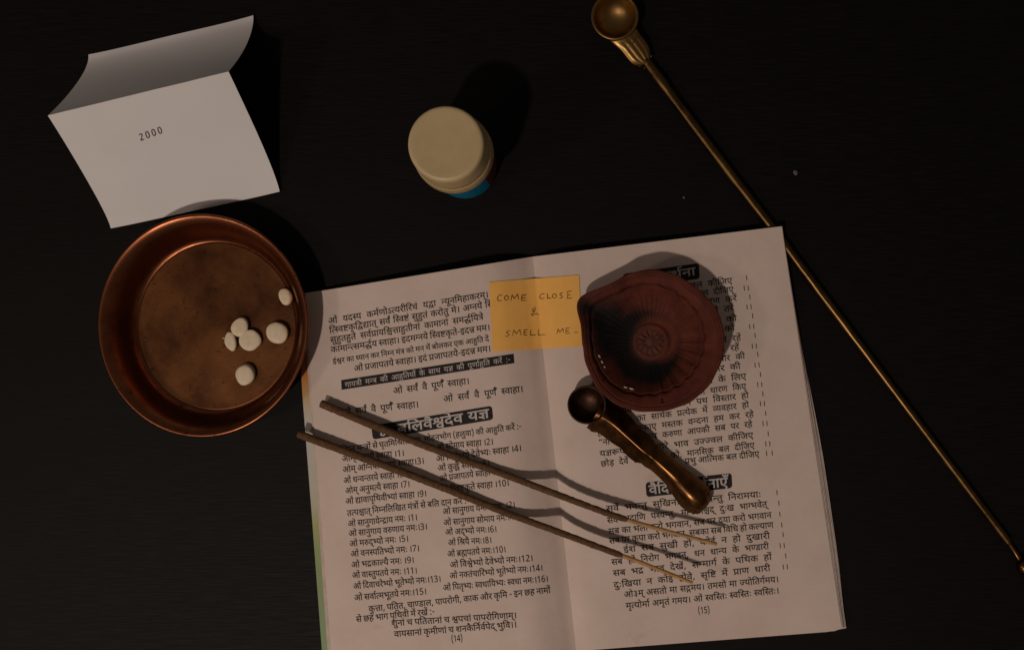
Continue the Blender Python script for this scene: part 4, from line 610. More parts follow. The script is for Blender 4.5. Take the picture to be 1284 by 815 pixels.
R;747.6;530.9;939.0;507.5;12.5;k;1011:41,0,0 3,491,0 1,956,0/555:20,0,0/1196:6,0,0 6,598,0/1021:5,0,0 17,762,0/2339:31,0,0 17,676,0 57,935,0 7,1577,0 5,1577,0/2259:36,0,0 11,568,0 2,917,0 35,1497,0 5,1497,0/598:6,0,0 48,598,0/2677:106,0,0 26,922,0 21,1478,0 17,2009,0 12,2268,0/790:21,0,0 9,531,0
R;951.2;506.2;956.2;506.0;11;k;379:23,0,0/379:23,0,0
R;749.0;543.2;945.0;519.3;12.5;k;1432:21,0,0 17,531,0 57,790,0/1578:53,0,0 9,742,0 101,1001,0/2330:107,0,0 33,756,0 5,756,0 17,1518,0 51,1777,0/2319:6,0,0 4,598,0 30,987,0 5,1557,0/2248:26,0,0 18,556,0 3,914,0 20,1434,0 17,1989,0/1129:21,0,0 6,531,0/1171:5,0,0 12,762,0/940:12,0,0 21,409,0 35,940,0
R;957.8;518.6;957.8;518.4;11;k;379:23,0,0
R;750.3;555.2;943.3;531.7;12.5;k;1956:108,0,0 20,500,0 17,1055,0 57,1314,0/2307:5,0,0 87,762,0 8,1325,0 17,2048,0/1355:109,0,0 54,787,0/2307:5,0,0 87,762,0 8,1325,0 17,2048,0/2612:52,0,0 54,1023,0 5,1591,0 13,2353,0/1247:31,0,0 49,676,0/977:54,0,0 12,568,0/940:12,0,0 21,409,0 35,940,0
R;954.5;531.2;959.5;531.0;11;k;379:23,0,0/379:23,0,0
R;751.9;569.1;944.5;545.6;12.5;k;2576:2,0,0 58,580,0 109,1221,0 54,2008,0/1530:36,0,0 66,568,0 9,1271,0/1797:21,0,0 6,531,0 17,1129,0 12,1388,0 35,1797,0/1518:66,0,0 17,703,0 26,962,0/2926:99,0,0 100,548,0 100,1120,0 26,1692,0 50,2248,0/2575:5,0,0 13,762,0 14,1021,0 53,1280,0 51,2022,0
R;961.0;544.0;961.0;543.8;11;k;379:23,0,0
R;753.3;581.9;946.0;558.4;12.5;k;1537:97,0,0 9,701,0 101,960,0/1076:3,0,0 35,465,0 26,520,0 48,1076,0/1379:97,0,0 50,701,0/1834:5,0,0 54,762,0 102,1330,0/1289:5,0,0 9,762,0 67,1021,0/3109:6,0,0 17,598,0 20,857,0 14,1412,0 31,1671,0 5,2347,0/1249:49,0,0 50,571,0/2333:3,0,0 13,520,0 14,779,0 53,1038,0 51,1780,0
R;958.0;556.6;963.0;556.4;11;k;379:23,0,0/379:23,0,0
R;858.7;578.5;952.0;569.3;12.5;k;1271:36,0,0 66,568,0 33,1271,0/2991:52,0,0 14,1023,0 11,1282,0 6,1631,0 5,2229,0/1249:49,0,0 50,571,0/2333:3,0,0 13,520,0 14,779,0 53,1038,0 51,1780,0
R;959.0;568.6;966.0;568.0;11;k;379:23,0,0/379:23,0,0
R;813.7;614.3;912.5;604.2;20;b;2097:26,0,0 60,556,0 14,556,0 3,815,0 5,1335,0/2836:36,0,0 17,568,0 57,827,0 7,1469,0 20,1469,0 17,2024,0 51,2283,0 104,2858,0
R;760.0;638.0;954.3;619.6;13;k;1232:31,0,0 26,676,0 110,1232,0/2187:66,0,0 26,703,0 18,1259,0 30,1617,0 33,2187,0/2848:31,0,0 33,676,0 14,676,0 85,935,0 20,1753,0 75,2308,0 67,2580,0/1232:31,0,0 26,676,0 110,1232,0/1604:31,0,0 18,676,0 30,1034,0 33,1604,0/3191:14,0,0 20,259,0 12,814,0 17,1223,0 6,1482,0 2,2080,0 17,2660,0 75,2919,0
R;972.0;617.7;972.0;617.5;11;k;379:23,0,0
R;761.0;652.7;961.7;632.0;13;k;1232:31,0,0 26,676,0 110,1232,0/2464:66,0,0 86,703,0 17,1223,0 14,1482,0 8,1741,0/2751:54,0,0 111,568,0 2,975,0 18,1555,0 30,1913,0 33,2483,0 67,2483,0/857:6,0,0 17,598,0/2237:5,0,0 14,762,0 37,1021,0 3,1717,0 22,2283,0/1610:112,0,0 75,520,0 85,792,0/3072:66,0,0 17,703,0 25,962,0 66,1243,0 26,1946,0 35,2502,0 30,2502,0 22,3072,0
R;974.4;631.0;974.4;630.8;11;k;379:23,0,0
R;762.5;666.4;967.3;645.6;13;k;1247:31,0,0 49,676,0/1021:5,0,0 17,762,0/1640:66,0,0 50,703,0 17,1381,0/1430:5,0,0 12,762,0 9,1171,0/2904:66,0,0 55,703,0 26,1266,0 17,1822,0 20,2081,0 67,2636,0/1247:31,0,0 49,676,0/977:54,0,0 12,568,0/1359:3,0,0 2,520,0 17,1100,0/1430:5,0,0 12,762,0 9,1171,0/2636:66,0,0 55,703,0 26,1266,0 17,1822,0 20,2081,0
R;975.6;644.7;975.6;644.5;11;k;379:23,0,0
R;763.4;678.2;969.7;658.0;13;k;1247:31,0,0 49,676,0/977:54,0,0 12,568,0/1589:5,0,0 28,541,0 54,762,0 17,1330,0/1430:5,0,0 12,762,0 9,1171,0/2904:66,0,0 55,703,0 26,1266,0 17,1822,0 20,2081,0 67,2636,0/2268:31,0,0 49,676,0 5,1247,0 17,2009,0/1247:31,0,0 49,676,0/1689:14,0,0 26,259,0 14,815,0 77,1074,0/790:21,0,0 9,531,0/2824:5,0,0 90,762,0 2,1262,0 17,1842,0 8,2101,0
R;978.0;658.2;978.0;658.0;11;k;379:23,0,0
R;781.7;689.0;965.2;671.4;13;k;1171:44,0,0 98,491,0/1247:31,0,0 49,676,0/1753:31,0,0 33,676,0 85,676,0 13,1494,0/1058:21,0,0 56,531,0 67,790,0/1512:5,0,0 9,762,0 44,1021,0/555:20,0,0/790:21,0,0 9,531,0/2265:112,0,0 85,520,0 17,1338,0 12,1597,0 13,2006,0
R;979.7;670.2;979.7;670.0;11;k;379:23,0,0
R;766.4;704.8;964.0;684.7;13;k;1247:31,0,0 49,676,0/790:21,0,0 56,531,0/2045:14,0,0 20,259,0 12,814,0 9,1223,0 55,1482,0/2645:66,0,0 55,703,0 26,1266,0 20,1822,0 22,2377,0 67,2377,0/1170:77,0,0 20,615,0/1812:77,0,0 17,615,0 18,874,0 2,1232,0/762:5,0,0 35,541,0/2674:66,0,0 94,703,0 95,1170,0 17,1747,0 12,2006,0 13,2415,0
R;976.0;684.0;981.0;683.8;11;k;379:23,0,0/379:23,0,0
R;768.4;718.7;967.6;698.0;13;k;1247:31,0,0 49,676,0/1223:66,0,0 86,703,0/1518:66,0,0 17,703,0 26,962,0/1606:3,0,0 35,465,0 85,520,0 48,1338,0 67,1338,0/2454:31,0,0 18,676,0 6,1034,0 17,1632,0 55,1891,0 7,2454,0/762:5,0,0 35,541,0/2231:54,0,0 14,568,0 57,827,0 5,1469,0/790:21,0,0 56,531,0
R;983.0;697.0;983.0;696.8;11;k;379:23,0,0
R;769.3;733.5;965.8;712.0;13;k;2708:112,0,0 75,520,0 14,792,0 85,1051,0 2,1869,0 17,2449,0/555:20,0,0/1512:5,0,0 9,762,0 44,1021,0/1614:21,0,0 9,531,0 26,790,0 35,1346,0 67,1346,0/1519:31,0,0 28,676,0 14,676,0 27,935,0/598:6,0,0 48,598,0/1550:36,0,0 17,568,0 8,827,0/1542:77,0,0 17,615,0 12,874,0 13,1283,0
R;979.9;710.6;984.9;710.4;11;k;379:23,0,0/379:23,0,0
R;782.3;745.4;976.5;726.0;13;k;2172:0,0,0 113,1023,0 6,1574,0 22,2172,0/2269:24,0,0 31,764,0 30,1440,0 9,2010,0/857:6,0,0 17,598,0/2753:31,0,0 114,676,0 6,1196,0 2,1794,0 23,2374,0/2103:30,0,0 6,570,0 31,1168,0 9,1844,0/857:6,0,0 17,598,0/4360:100,0,0 2,572,0 9,1152,0 14,1411,0 30,1670,0 55,2240,0 7,2803,0 6,2803,0 2,3401,0 23,3981,0
R;784.7;759.6;977.0;740.3;13;k;2643:6,0,0 28,598,0 11,598,0 2,947,0 9,1527,0 6,1786,0 17,2384,0 7,2643,0/1932:24,0,0 6,764,0 28,1362,0 30,1362,0 1,1932,0/2120:55,0,0 6,563,0 2,1161,0 23,1741,0/1023:0,0,0 1,1023,0/2435:4,0,0 26,389,0 14,945,0 4,1204,0 30,1593,0 75,2163,0/2435:4,0,0 26,389,0 14,945,0 4,1204,0 30,1593,0 75,2163,0/2814:4,0,0 26,389,0 14,945,0 4,1204,0 30,1593,0 75,2163,0 23,2435,0
R;875.0;765.5;890.0;764.6;13;k;1810:68,0,0 70,354,0 78,905,0 69,1456,0
C;174.8;173.3;203.2;163.2;14;k;551:71,0,0/551:84,0,0/551:84,0,0/551:84,0,0"""
glyph_src = [[[tuple(map(int, p.split(','))) for p in c.split()] for c in g.split('|')] for g in GLYPHS.strip().split('\n')]
glyph_cache = {}

def glyph(k, off):
    """filled outline of one printed letter as (verts, faces) in em units"""
    if (k, off) in glyph_cache: return glyph_cache[(k, off)]
    cu = bpy.data.curves.new('letter', 'CURVE')
    cu.dimensions = '2D'; cu.fill_mode = 'BOTH'; cu.offset = off
    for c in glyph_src[k]:
        s = cu.splines.new('POLY'); s.points.add(len(c) - 1)
        for p, q in zip(s.points, c): p.co = (q[0], q[1], 0, 1)
        s.use_cyclic_u = True
    o = bpy.data.objects.new('letter', cu); C.objects.link(o)
    bpy.context.view_layer.update()
    dg = bpy.context.evaluated_depsgraph_get()
    me = o.evaluated_get(dg).to_mesh()
    r = ([(v.co.x * 0.004, v.co.y * 0.004) for v in me.vertices], [tuple(p.vertices) for p in me.polygons])
    o.evaluated_get(dg).to_mesh_clear()
    bpy.data.objects.remove(o); bpy.data.curves.remove(cu)
    glyph_cache[(k, off)] = r
    return r

def letter_layout(line):
    """-> side, style, list of (x, y) survey positions per glyph vertex with faces"""
    side, x0, y0, x1, y1, em, st, body = line.split(';')
    x0, y0, x1, y1, em = map(float, (x0, y0, x1, y1, em))
    em *= {'k': .87, 'w': .92, 'b': .86}[st]
    words = []
    for w in body.split('/'):
        adv, g = w.split(':')
        words.append((int(adv) * em / 1000, [tuple(map(int, q.split(','))) for q in g.split()]))
    Lw = math.hypot(x1 - x0, y1 - y0); wd = sum(w[0] for w in words); n = len(words) - 1
    sx, gap = 1.0, 0.0
    if n and Lw < 20 and st == 'k' and side != 'C':
        gap = Lw - words[0][0]
    elif n:
        gap = (Lw - wd) / n
        if gap < .20 * em: sx = (Lw - n * .20 * em) / wd; gap = .20 * em
        elif gap > (.4 if st == 'b' else .62) * em and Lw > 20: sx = min(1.45 if st == 'b' else 1.3, (Lw - n * (.4 if st == 'b' else .62) * em) / wd); gap = (Lw - wd * sx) / n
    elif Lw > 1: sx = Lw / wd
    d = ((x1 - x0) / Lw, (y1 - y0) / Lw) if Lw > 1 else (.992, -.122)
    up = (-.105, -.994) if side != 'C' else (d[1], -d[0])
    off = {'k': 1.75, 'w': 0.6, 'b': 4.2}[st]
    V, F = [], []
    cur = 0.0
    for adv, gl in words:
        for k, gx, gy in gl:
            vv, ff = glyph(k, off)
            b = len(V)
            for (a, c) in vv:
                s = cur + (a + gx / 1000) * em * sx
                h = (c + gy / 1000 - .31) * em
                V.append((x0 + d[0] * s + up[0] * h, y0 + d[1] * s + up[1] * h))
            F += [tuple(b + i for i in f) for f in ff]
        cur += adv * sx + gap
    return side, st, V, F

def bar(name, corners, page, rnd):
    """printed black box, corners TL, TR, BR, BL in survey units"""
    tl, tr, br, bl = corners
    n, mrow = 40, 7
    Lw = math.dist(tl, tr); h = math.dist(tl, bl)
    us = sorted(set([i / n for i in range(n + 1)] + ([rnd / Lw * (1 - math.cos(a * math.pi / 12)) for a in range(7)] + [1 - rnd / Lw * (1 - math.cos(a * math.pi / 12)) for a in range(7)] if rnd else [])))
    V = []
    for u in us:
        e = min(u, 1 - u) * Lw
        inset = 0 if not rnd or e >= rnd else rnd - math.sqrt(max(0, rnd**2 - (rnd - e)**2))
        for j in range(mrow):
            v = inset / h + (1 - 2 * inset / h) * j / (mrow - 1)
            xt = tl[0] + (tr[0] - tl[0]) * u, tl[1] + (tr[1] - tl[1]) * u
            xb = bl[0] + (br[0] - bl[0]) * u, bl[1] + (br[1] - bl[1]) * u
            V.append(PG(xt[0] + (xb[0] - xt[0]) * v, xt[1] + (xb[1] - xt[1]) * v, 0.28))
    mesh(name, V, [tuple(reversed(f)) for f in grid_faces(len(us), mrow)], M['ink'], page)

bar('heading_bar', [(427.7, 476.6), (644, 443.5), (645, 455.3), (428.3, 488.7)], pageL, 0)
bar('heading_bar', [(465.4, 533.5), (616.7, 508.6), (618.5, 526), (467.5, 551)], pageL, 4)
bar('heading_bar', [(781, 343.5), (876.4, 330), (877.5, 349.5), (783, 363)], pageR, 4)
bar('heading_bar', [(809.3, 604.8), (917.3, 593), (918.3, 611.6), (810.7, 623)], pageR, 4)

card_line = None
for ln in LINES.strip().split('\n'):
    side, st, V, F = letter_layout(ln)
    if side == 'C':
        card_line = (V, F); continue
    pg = pageL if side == 'L' else pageR
    mesh('text_line' if st == 'k' else 'heading_lettering', [PG(x, y, 0.42 if st == 'k' else 0.6) for x, y in V], F,
         M['ink'] if st == 'k' else M['knockout'], pg, smooth=False)

# ------------------------------------------------------------------ sticky note
def znote(x, y):
    d = x - gut_x(y)
    # the paper bridges the very bottom of the fold
    lo = [(-60, 0.0), (-14, 0.2), (0, 2.4), (12, 0.4), (60, 0.0)]
    return zpage(x, y) + 1.1 + catmull(lo, d)
def note_xy(u, v):
    tx, ty = 613.3 + (726 - 613.3) * u, 353.8 + (345 - 353.8) * u
    bx, by = 617.4 + (730 - 617.4) * u, 441 + (434 - 441) * u
    return tx + (bx - tx) * v, ty + (by - ty) * v
def note_fn(u, v):
    x, y = note_xy(u, v)
    return W(x, y, znote(x, y) + 1.6 * (v ** 3) * (0.4 + 0.6 * abs(u - .5)))
sn = sheet('sticky_note', note_fn, [i / 50 for i in range(51)], [i / 14 for i in range(15)], 0.25 * PX, M['sticky'], None, base=G(670, 395, 12))
props(sn, 'yellow sticky note handwritten COME CLOSE & SMELL ME across the booklet fold', 'sticky note')

def circ(cx, cy, rx, ry, n=14, a0=80):
    return [(cx + rx * math.cos(math.radians(a0 + 360 * i / n)), cy + ry * math.sin(math.radians(a0 + 360 * i / n))) for i in range(n + 1)]
def ell(x, y, s=1.0, w=40, h=46):
    return [[(x, y), (x - 2, y + h)], [(x - 1, y), (x + w, y - 5)], [(x - 1, y + h * .48), (x + w * .8, y + h * .44)], [(x - 2, y + h), (x + w, y + h - 3)]]
STROKES = [
    [(203, 270), (180, 272), (163, 290), (160, 306), (170, 320), (197, 321)], circ(238, 296, 18, 19),
    [(276, 320), (285, 270), (306, 302), (332, 264), (342, 311)], *ell(368, 274, w=40, h=45),
    [(562, 260), (535, 264), (518, 284), (526, 303), (562, 299)], [(586, 258), (587, 300), (620, 297)], circ(646, 280, 18, 17),
    [(718, 254), (698, 256), (690, 267), (708, 277), (714, 288), (706, 297), (688, 297)], [(760, 252), (757, 302)], [(748, 244), (792, 238)], [(758, 273), (785, 268)], [(757, 302), (796, 296)],
    [(487, 380), (474, 379), (458, 398), (462, 412), (478, 402), (486, 388), (470, 420), (448, 440), (462, 447), (482, 432), (490, 428), (516, 441)],
    [(268, 578), (244, 578), (236, 592), (256, 602), (262, 612), (250, 622), (224, 623)],
    [(288, 620), (300, 570), (323, 602), (351, 564), (363, 616)], *ell(388, 570, w=28, h=43), [(446, 565), (443, 612), (487, 611)], [(511, 562), (508, 612), (570, 608)],
    [(666, 602), (676, 560), (692, 588), (717, 555), (726, 592)], [(745, 555), (744, 600)], [(736, 556), (778, 549)], [(745, 578), (772, 573)], [(744, 600), (780, 596)], [(814, 593), (828, 588), (846, 591)],
]
# a hand does not draw every stroke with the same pressure
rs = random.Random(5)
V, F = [], []
for st in STROKES:
    pts = [(600 + x / 6.79, 330 + y / 6.79) for x, y in st]
    fine = []
    for a, b in zip(pts, pts[1:]):
        n = max(2, int(math.dist(a, b) / 0.7))
        fine += [(a[0] + (b[0] - a[0]) * i / n, a[1] + (b[1] - a[1]) * i / n) for i in range(n)]
    fine.append(pts[-1])
    wv = rs.uniform(.36, .50)
    b0 = len(V)
    for i, p in enumerate(fine):
        q, r = fine[max(0, i - 1)], fine[min(len(fine) - 1, i + 1)]
        dx, dy = r[0] - q[0], r[1] - q[1]; l = math.hypot(dx, dy) or 1
        w = wv * (1 - .35 * abs(2 * i / (len(fine) - 1) - 1) ** 4)
        for sg in (-1, 1):
            x, y = p[0] - dy / l * w * sg, p[1] + dx / l * w * sg
            v_ = max(0, min(1, (y - 350) / 90)); u_ = max(0, min(1, (x - 615) / 113))
            V.append(W(x, y, znote(x, y) + 1.6 * (v_ ** 3) * (0.4 + 0.6 * abs(u_ - .5)) + 0.35))
    for i in range(len(fine) - 1):
        F.append((b0 + 2*i, b0 + 2*i + 1, b0 + 2*i + 3, b0 + 2*i + 2))
mesh('handwriting', V, F, M['pen'], sn)

# ------------------------------------------------------------------ tent card
HC = 106.0
CREASE = [(125, 172), (331, 122)]
FRONT = [(141, 287), (352, 241)]
BACK = [(113, 70), (319, 21)]
def card_pt(s, t, side):
    foot = FRONT if side == 'F' else BACK
    c = [CREASE[0][k] + (CREASE[1][k] - CREASE[0][k]) * s for k in (0, 1)]
    f = [foot[0][k] + (foot[1][k] - foot[0][k]) * s for k in (0, 1)]
    p = 1.22 if side == 'F' else 1.33
    z = HC * (1 - t) ** p + .6
    z += (1.6 * math.sin(3 * s + 2 * t) * t * (1 - t) * 4) if side == 'F' else (1.2 * math.sin(4 * s + 3 * t) * t * (1 - t) * 4)
    # paper never lies dead straight: slack along the crease and lifted corners
    z += .7 * noise.noise(Vector((s * 6, t * 2, 3.0))) * (1 - t) ** 6 * min(1, s * 8, (1 - s) * 8)
    z += 2.2 * t ** 8 * (abs(2 * s - 1) ** 6) + .9 * t ** 6 * (1 + noise.noise(Vector((s * 3.1, 5.0, 1.0))))
    return G(c[0] + (f[0] - c[0]) * t, c[1] + (f[1] - c[1]) * t, z)
def card_fn(s, q):      # q from -1 (back foot) over 0 (crease) to 1 (front foot)
    return card_pt(s, abs(q), 'F' if q > 0 else 'B')
tc_ = sheet('tent_card', card_fn, [i / 20 for i in range(21)], [-1 + i / 20 for i in range(41)], 0.35 * PX, M['card'], None, base=G(230, 150, 0))
props(tc_, 'white folded paper tent card printed 2000, standing beside the copper plate', 'card')
# printed number, laid on the front panel
def sight(p):
    k = CAMH * PX / (CAMH * PX - p.z)
    return NX + p.x / PX * k, NY - p.y / PX * k
def on_card(x, y):
    s, t_ = .3, .3
    for _ in range(12):
        e = 1e-3
        a = sight(card_pt(s, t_, 'F')); b = sight(card_pt(s + e, t_, 'F')); c = sight(card_pt(s, t_ + e, 'F'))
        j = [[(b[0]-a[0])/e, (c[0]-a[0])/e], [(b[1]-a[1])/e, (c[1]-a[1])/e]]
        det = j[0][0]*j[1][1] - j[0][1]*j[1][0]
        rx, ry = x - a[0], y - a[1]
        s += (j[1][1]*rx - j[0][1]*ry) / det; t_ += (-j[1][0]*rx + j[0][0]*ry) / det
    e = 1e-3
    p = card_pt(s, t_, 'F')
    nrm = (card_pt(s + e, t_, 'F') - p).cross(card_pt(s, t_ + e, 'F') - p).normalized()
    if nrm.z < 0: nrm = -nrm
    return p + nrm * 0.5 * PX
V, F = card_line
mesh('printed_number', [on_card(*p) for p in V], F, M['ink'], tc_, smooth=False)

# ------------------------------------------------------------------ copper plate
PCX, PCY = 273.0, 409.0
plate = thing('copper_plate', G(PCX, PCY, 0), 'round shallow copper plate holding white camphor tablets', 'plate')
prof_wall = [(100, 1.9), (101.5, 2.2), (103, 2.8), (104.6, 3.8), (106, 5.2), (107.4, 7.2), (108.8, 10), (110.6, 15), (113, 22), (115.8, 29), (119.5, 35.8), (124, 40.6), (127.5, 42.8), (129.2, 43.3),
             (130.6, 42.7), (131, 41.5), (130.2, 40.3), (127.5, 39.5), (123, 36), (119.4, 30.5), (116.4, 23), (114, 15.5), (112, 9), (109.5, 3.8), (106.5, .8), (103, 0), (60, 0), (0, 0)]
def pw(x, y, z, r, a):
    d = 1 + .006 * math.sin(3 * a + 1) * (r > 104)
    return x * d, y * d, z + (.5 * math.sin(2 * a + .6) if z > 20 else 0)
lathe('wall', prof_wall, PCX, PCY, M['copper'], plate, 144, .972, 1.03, pw)
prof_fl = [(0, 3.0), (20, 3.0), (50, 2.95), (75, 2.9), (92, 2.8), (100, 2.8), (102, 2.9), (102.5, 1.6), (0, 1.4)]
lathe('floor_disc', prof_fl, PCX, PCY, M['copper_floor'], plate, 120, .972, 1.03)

def tablet(x, y, rx, ry, rz, rot, label, seed, flat=0.0):
    V, F = [], []
    n1, n2 = 18, 28
    c = W(x, y, 4 + rz)
    for i in range(n1 + 1):
        th = math.pi * i / n1
        for j in range(n2):
            ph = 2 * math.pi * j / n2
            # pill: flat faces, blunt edge
            cz = math.cos(th); sr = math.sin(th)
            cz = math.copysign(abs(cz) ** (.62 - .1 * flat), cz); sr = sr ** .6
            p = Vector((sr * math.cos(ph), sr * math.sin(ph), cz))
            k = 1 + .13 * noise.noise(p * .9 + Vector((seed * 7.1, 0, 0))) + .015 * noise.noise(p * 4 + Vector((seed, 3, 1)))
            a = math.radians(rot)
            lx, ly = p.x * rx * k, p.y * ry * k
            V.append(c + Vector(((lx * math.cos(a) - ly * math.sin(a)) * PX, (lx * math.sin(a) + ly * math.cos(a)) * PX, max(-rz + .6, p.z * rz * k) * PX)))
    F = grid_faces(n1 + 1, n2, wrap=True)
    o = mesh('camphor_tablet', V, F, M['camphor'], None, True, base=Vector((c.x, c.y, 3.2 * PX)))
    fix_normals(o)
    props(o, label, 'tablet', 'white camphor tablets on the copper plate')
tablet(358, 372, 8.2, 10.6, 3.4, 12, 'small white camphor tablet lying alone nearest the upper rim of the copper plate', 1)
tablet(347.5, 417.5, 14, 13, 4.4, -20, 'large round white camphor tablet close to the right rim of the copper plate', 2)
tablet(314, 426.5, 13.4, 13, 3.6, 30, 'flat round white camphor tablet, lowest and widest of the touching three', 3, .6)
tablet(301, 410, 10, 12.8, 4, -28, 'oval white camphor tablet, topmost of the touching three', 4, .3)
tablet(289.5, 428, 7.2, 11.8, 3.4, 12, 'narrow chipped white camphor tablet, leftmost of the touching three', 5, .3)
tablet(307.5, 469.5, 11.8, 12.8, 4.8, -10, 'round white camphor tablet lying alone at the bottom of the plate', 6)

V = []
cr = W(281, 424, 4)
for a_ in range(6):
    for j in range(8):
        th, ph = math.pi * a_ / 5, 2 * math.pi * j / 8
        p = Vector((math.sin(th) * math.cos(ph) * 2.0, math.sin(th) * math.sin(ph) * .9, math.cos(th) * .8))
        V.append(cr + p * PX * (1 + .5 * noise.noise(p * .9)))
o = mesh('camphor_crumb', V, grid_faces(6, 8, wrap=True), M['camphor'], None, True, base=Vector((cr.x, cr.y, 3.2 * PX)))
fix_normals(o); props(o, 'tiny white camphor crumb beside the narrow chipped tablet', 'crumb')

# ------------------------------------------------------------------ jar
JX, JY = 583.5, 210.0
jar = thing('plastic_jar', G(JX, JY, 0), 'small plastic jar with cream lid and blue label', 'jar')
lathe('body', [(0, 0), (36, 0), (38.6, 1), (39.3, 3), (39.3, 79), (36, 82), (0, 82)], JX, JY, M['collar'], jar, 72)
def arc_label(name, a0, a1, m):
    V = []
    n = 60
    for zz in (5, 30, 53, 76):
        for i in range(n + 1):
            a = math.radians(a0 + (a1 - a0) * i / n)
            V.append(G(JX + 39.9 * math.cos(a), JY - 39.9 * math.sin(a), zz))
    return mesh(name, V, grid_faces(4, n + 1), m, jar)
lb = arc_label('label', -190, -36.5, M['label'])
lr = arc_label('label', -36.5, 165, M['label_red'])
lr['label'] = 'dark red back of the jar label'
# pale printed strokes across the blue label
V, F = [], []
for (a0, a1, z0, z1) in [(-112, -84, 44, 47), (-108, -92, 36, 38.5), (-86, -66, 26, 28), (-120, -100, 22, 24)]:
    b0 = len(V)
    for i in range(9):
        a = math.radians(a0 + (a1 - a0) * i / 8)
        for zz in (z0, z1): V.append(G(JX + 40.25 * math.cos(a), JY - 40.25 * math.sin(a), zz + 2 * math.sin(i)))
    F += [(b0 + 2*i, b0 + 2*i + 1, b0 + 2*i + 3, b0 + 2*i + 2) for i in range(8)]
mesh('label_print', V, F, mat('label_highlight_print', (.05, .24, .34), (.08, .30, .40), 200, rough=.4), lb)
lid = lathe('lid', [(0, 133.6), (20, 133.7), (33, 134.0), (37.5, 134.6), (40.0, 134.4), (41.8, 132.8), (42.6, 129.8), (42.9, 125), (43.6, 116), (44.2, 104), (44.5, 98.5), (40, 97), (0, 97)], JX, JY, M['lid'], jar, 96)
lathe('collar', [(0, 98), (43.4, 98), (44.8, 97.4), (45.6, 95.5), (46.4, 88), (46.6, 80), (46, 78), (43, 77.5), (0, 77.5)], JX, JY, M['collar'], jar, 96)

# ------------------------------------------------------------------ long ladle
ladle = thing('brass_ladle', G(1030, 360, 0), 'long thin brass ladle running diagonally past the booklet corner', 'ladle')
LBX, LBY = 771.0, 30.0
lathe('bowl', [(0, 4), (8, 4.6), (14, 7), (19.5, 11.5), (23.5, 18), (25.6, 24), (26.3, 26), (27.6, 26.6), (29.2, 26), (29.4, 24.6), (28.4, 22), (25.5, 15), (21, 7.5), (14, 2.4), (7, .6), (0, .3)],
      LBX, LBY, M['brass'], ladle, 72)
# fluted neck
NA = [(779, 40, 18.5), (784.5, 46.5, 17.2), (791, 54.5, 15.6), (797, 62, 15.6), (802.5, 69.5, 14.8), (806.5, 75, 12), (810, 79.5, 7.5)]
V = []
nsec, nang = 26, 64
for i in range(nsec):
    u = i / (nsec - 1) * (len(NA) - 1)
    cx, cy, hw = [catmull([(j, NA[j][k]) for j in range(len(NA))], u) for k in range(3)]
    d = Vector((30, -35, 0)).normalized()           # plan direction of the handle (world)
    sd = Vector((d.y, -d.x, 0))
    zc = 19.5 - 11 * i / (nsec - 1)
    hh = 5.0 - .8 * i / (nsec - 1)
    fl = sstep(.2, .35, i / (nsec - 1))
    c = W(cx, cy, zc)
    for j in range(nang):
        a = 2 * math.pi * j / nang
        lat = math.cos(a) * hw
        top = math.sin(a)
        hgt = hh * (math.copysign(abs(top) ** .8, top))
        if top > 0: hgt += fl * .9 * abs(math.sin(math.cos(a) * 7)) * top ** .5 - .3
        p = c + sd * lat * PX + Vector((0, 0, hgt * PX))
        bc = G(LBX, LBY); q = Vector((p.x - bc.x, p.y - bc.y, 0))
        lim = 28.6 * PX
        if q.length < lim: q = q.normalized() * lim; p = Vector((bc.x + q.x, bc.y + q.y, p.z))
        V.append(p)
F = grid_faces(nsec, nang, wrap=True) + [tuple(range(nang)), tuple(reversed(range((nsec-1)*nang, nsec*nang)))]
fix_normals(mesh('neck', V, F, M['brass'], ladle))
# cross rib where the flutes begin
tube('rib', [W(787 + 15 * k / 6, 60.5 - 15 * k / 6 + 1.5 * math.sin(k), 20.6 - abs(k - 3) * .6) for k in range(7)], [.8] * 7, M['brass'], ladle, 8)
for bx_, by_, rr in [(794.4, 75, 1.7), (802.3, 83, 1.7), (816.2, 71, 1.7), (808, 85.5, 1.1)]:
    c = W(bx_, by_, 9)
    V = []
    for i in range(9):
        th = math.pi * i / 8
        for j in range(12):
            ph = 2 * math.pi * j / 12
            V.append(c + Vector((math.sin(th) * math.cos(ph), math.sin(th) * math.sin(ph), math.cos(th))) * rr * PX)
    fix_normals(mesh('bead', V, grid_faces(9, 12, wrap=True), M['brass'], ladle))
RODP = [(808, 75, 7.5), (814, 83, 7), (858, 142, 6.2), (917, 220, 5.8), (978, 299.5, 5.4), (1026, 364, 5), (1078, 433, 4.8), (1151, 530, 4.6), (1213, 612, 4.6), (1264, 679, 4.6)]
P = resample(RODP, 110)
tube('rod', P, [6.8 - 1.9 * (i / 109) ** .8 + (.9 if 3 < i < 7 else 0) for i in range(110)], M['rod'], ladle, 18, lump=.05, lscale=.08)
P = resample([(1262, 676.5, 4.6), (1270, 688, 4.6), (1277, 699, 4.8), (1283, 707, 5.5)], 12)
tube('tang', P, [3.4, 3.2, 3.0, 2.9, 2.8, 2.8, 2.9, 3.2, 3.8, 4.6, 5, 5], M['dark_brass'], ladle, 14)
P = resample([(1279, 702, 9), (1284, 709, 10), (1292, 720, 10), (1302, 733, 10), (1312, 746, 9)], 24)
tube('finial', P, [5, 7.2, 8.8, 9.7, 10.1, 10, 9.4, 8.4, 7.2, 6.4, 6.6, 7.4, 8.4, 9.2, 9.6, 9.4, 8.6, 7.6, 6.6, 5.8, 5, 4, 2.6, 1], M['dark_brass'], ladle, 24)

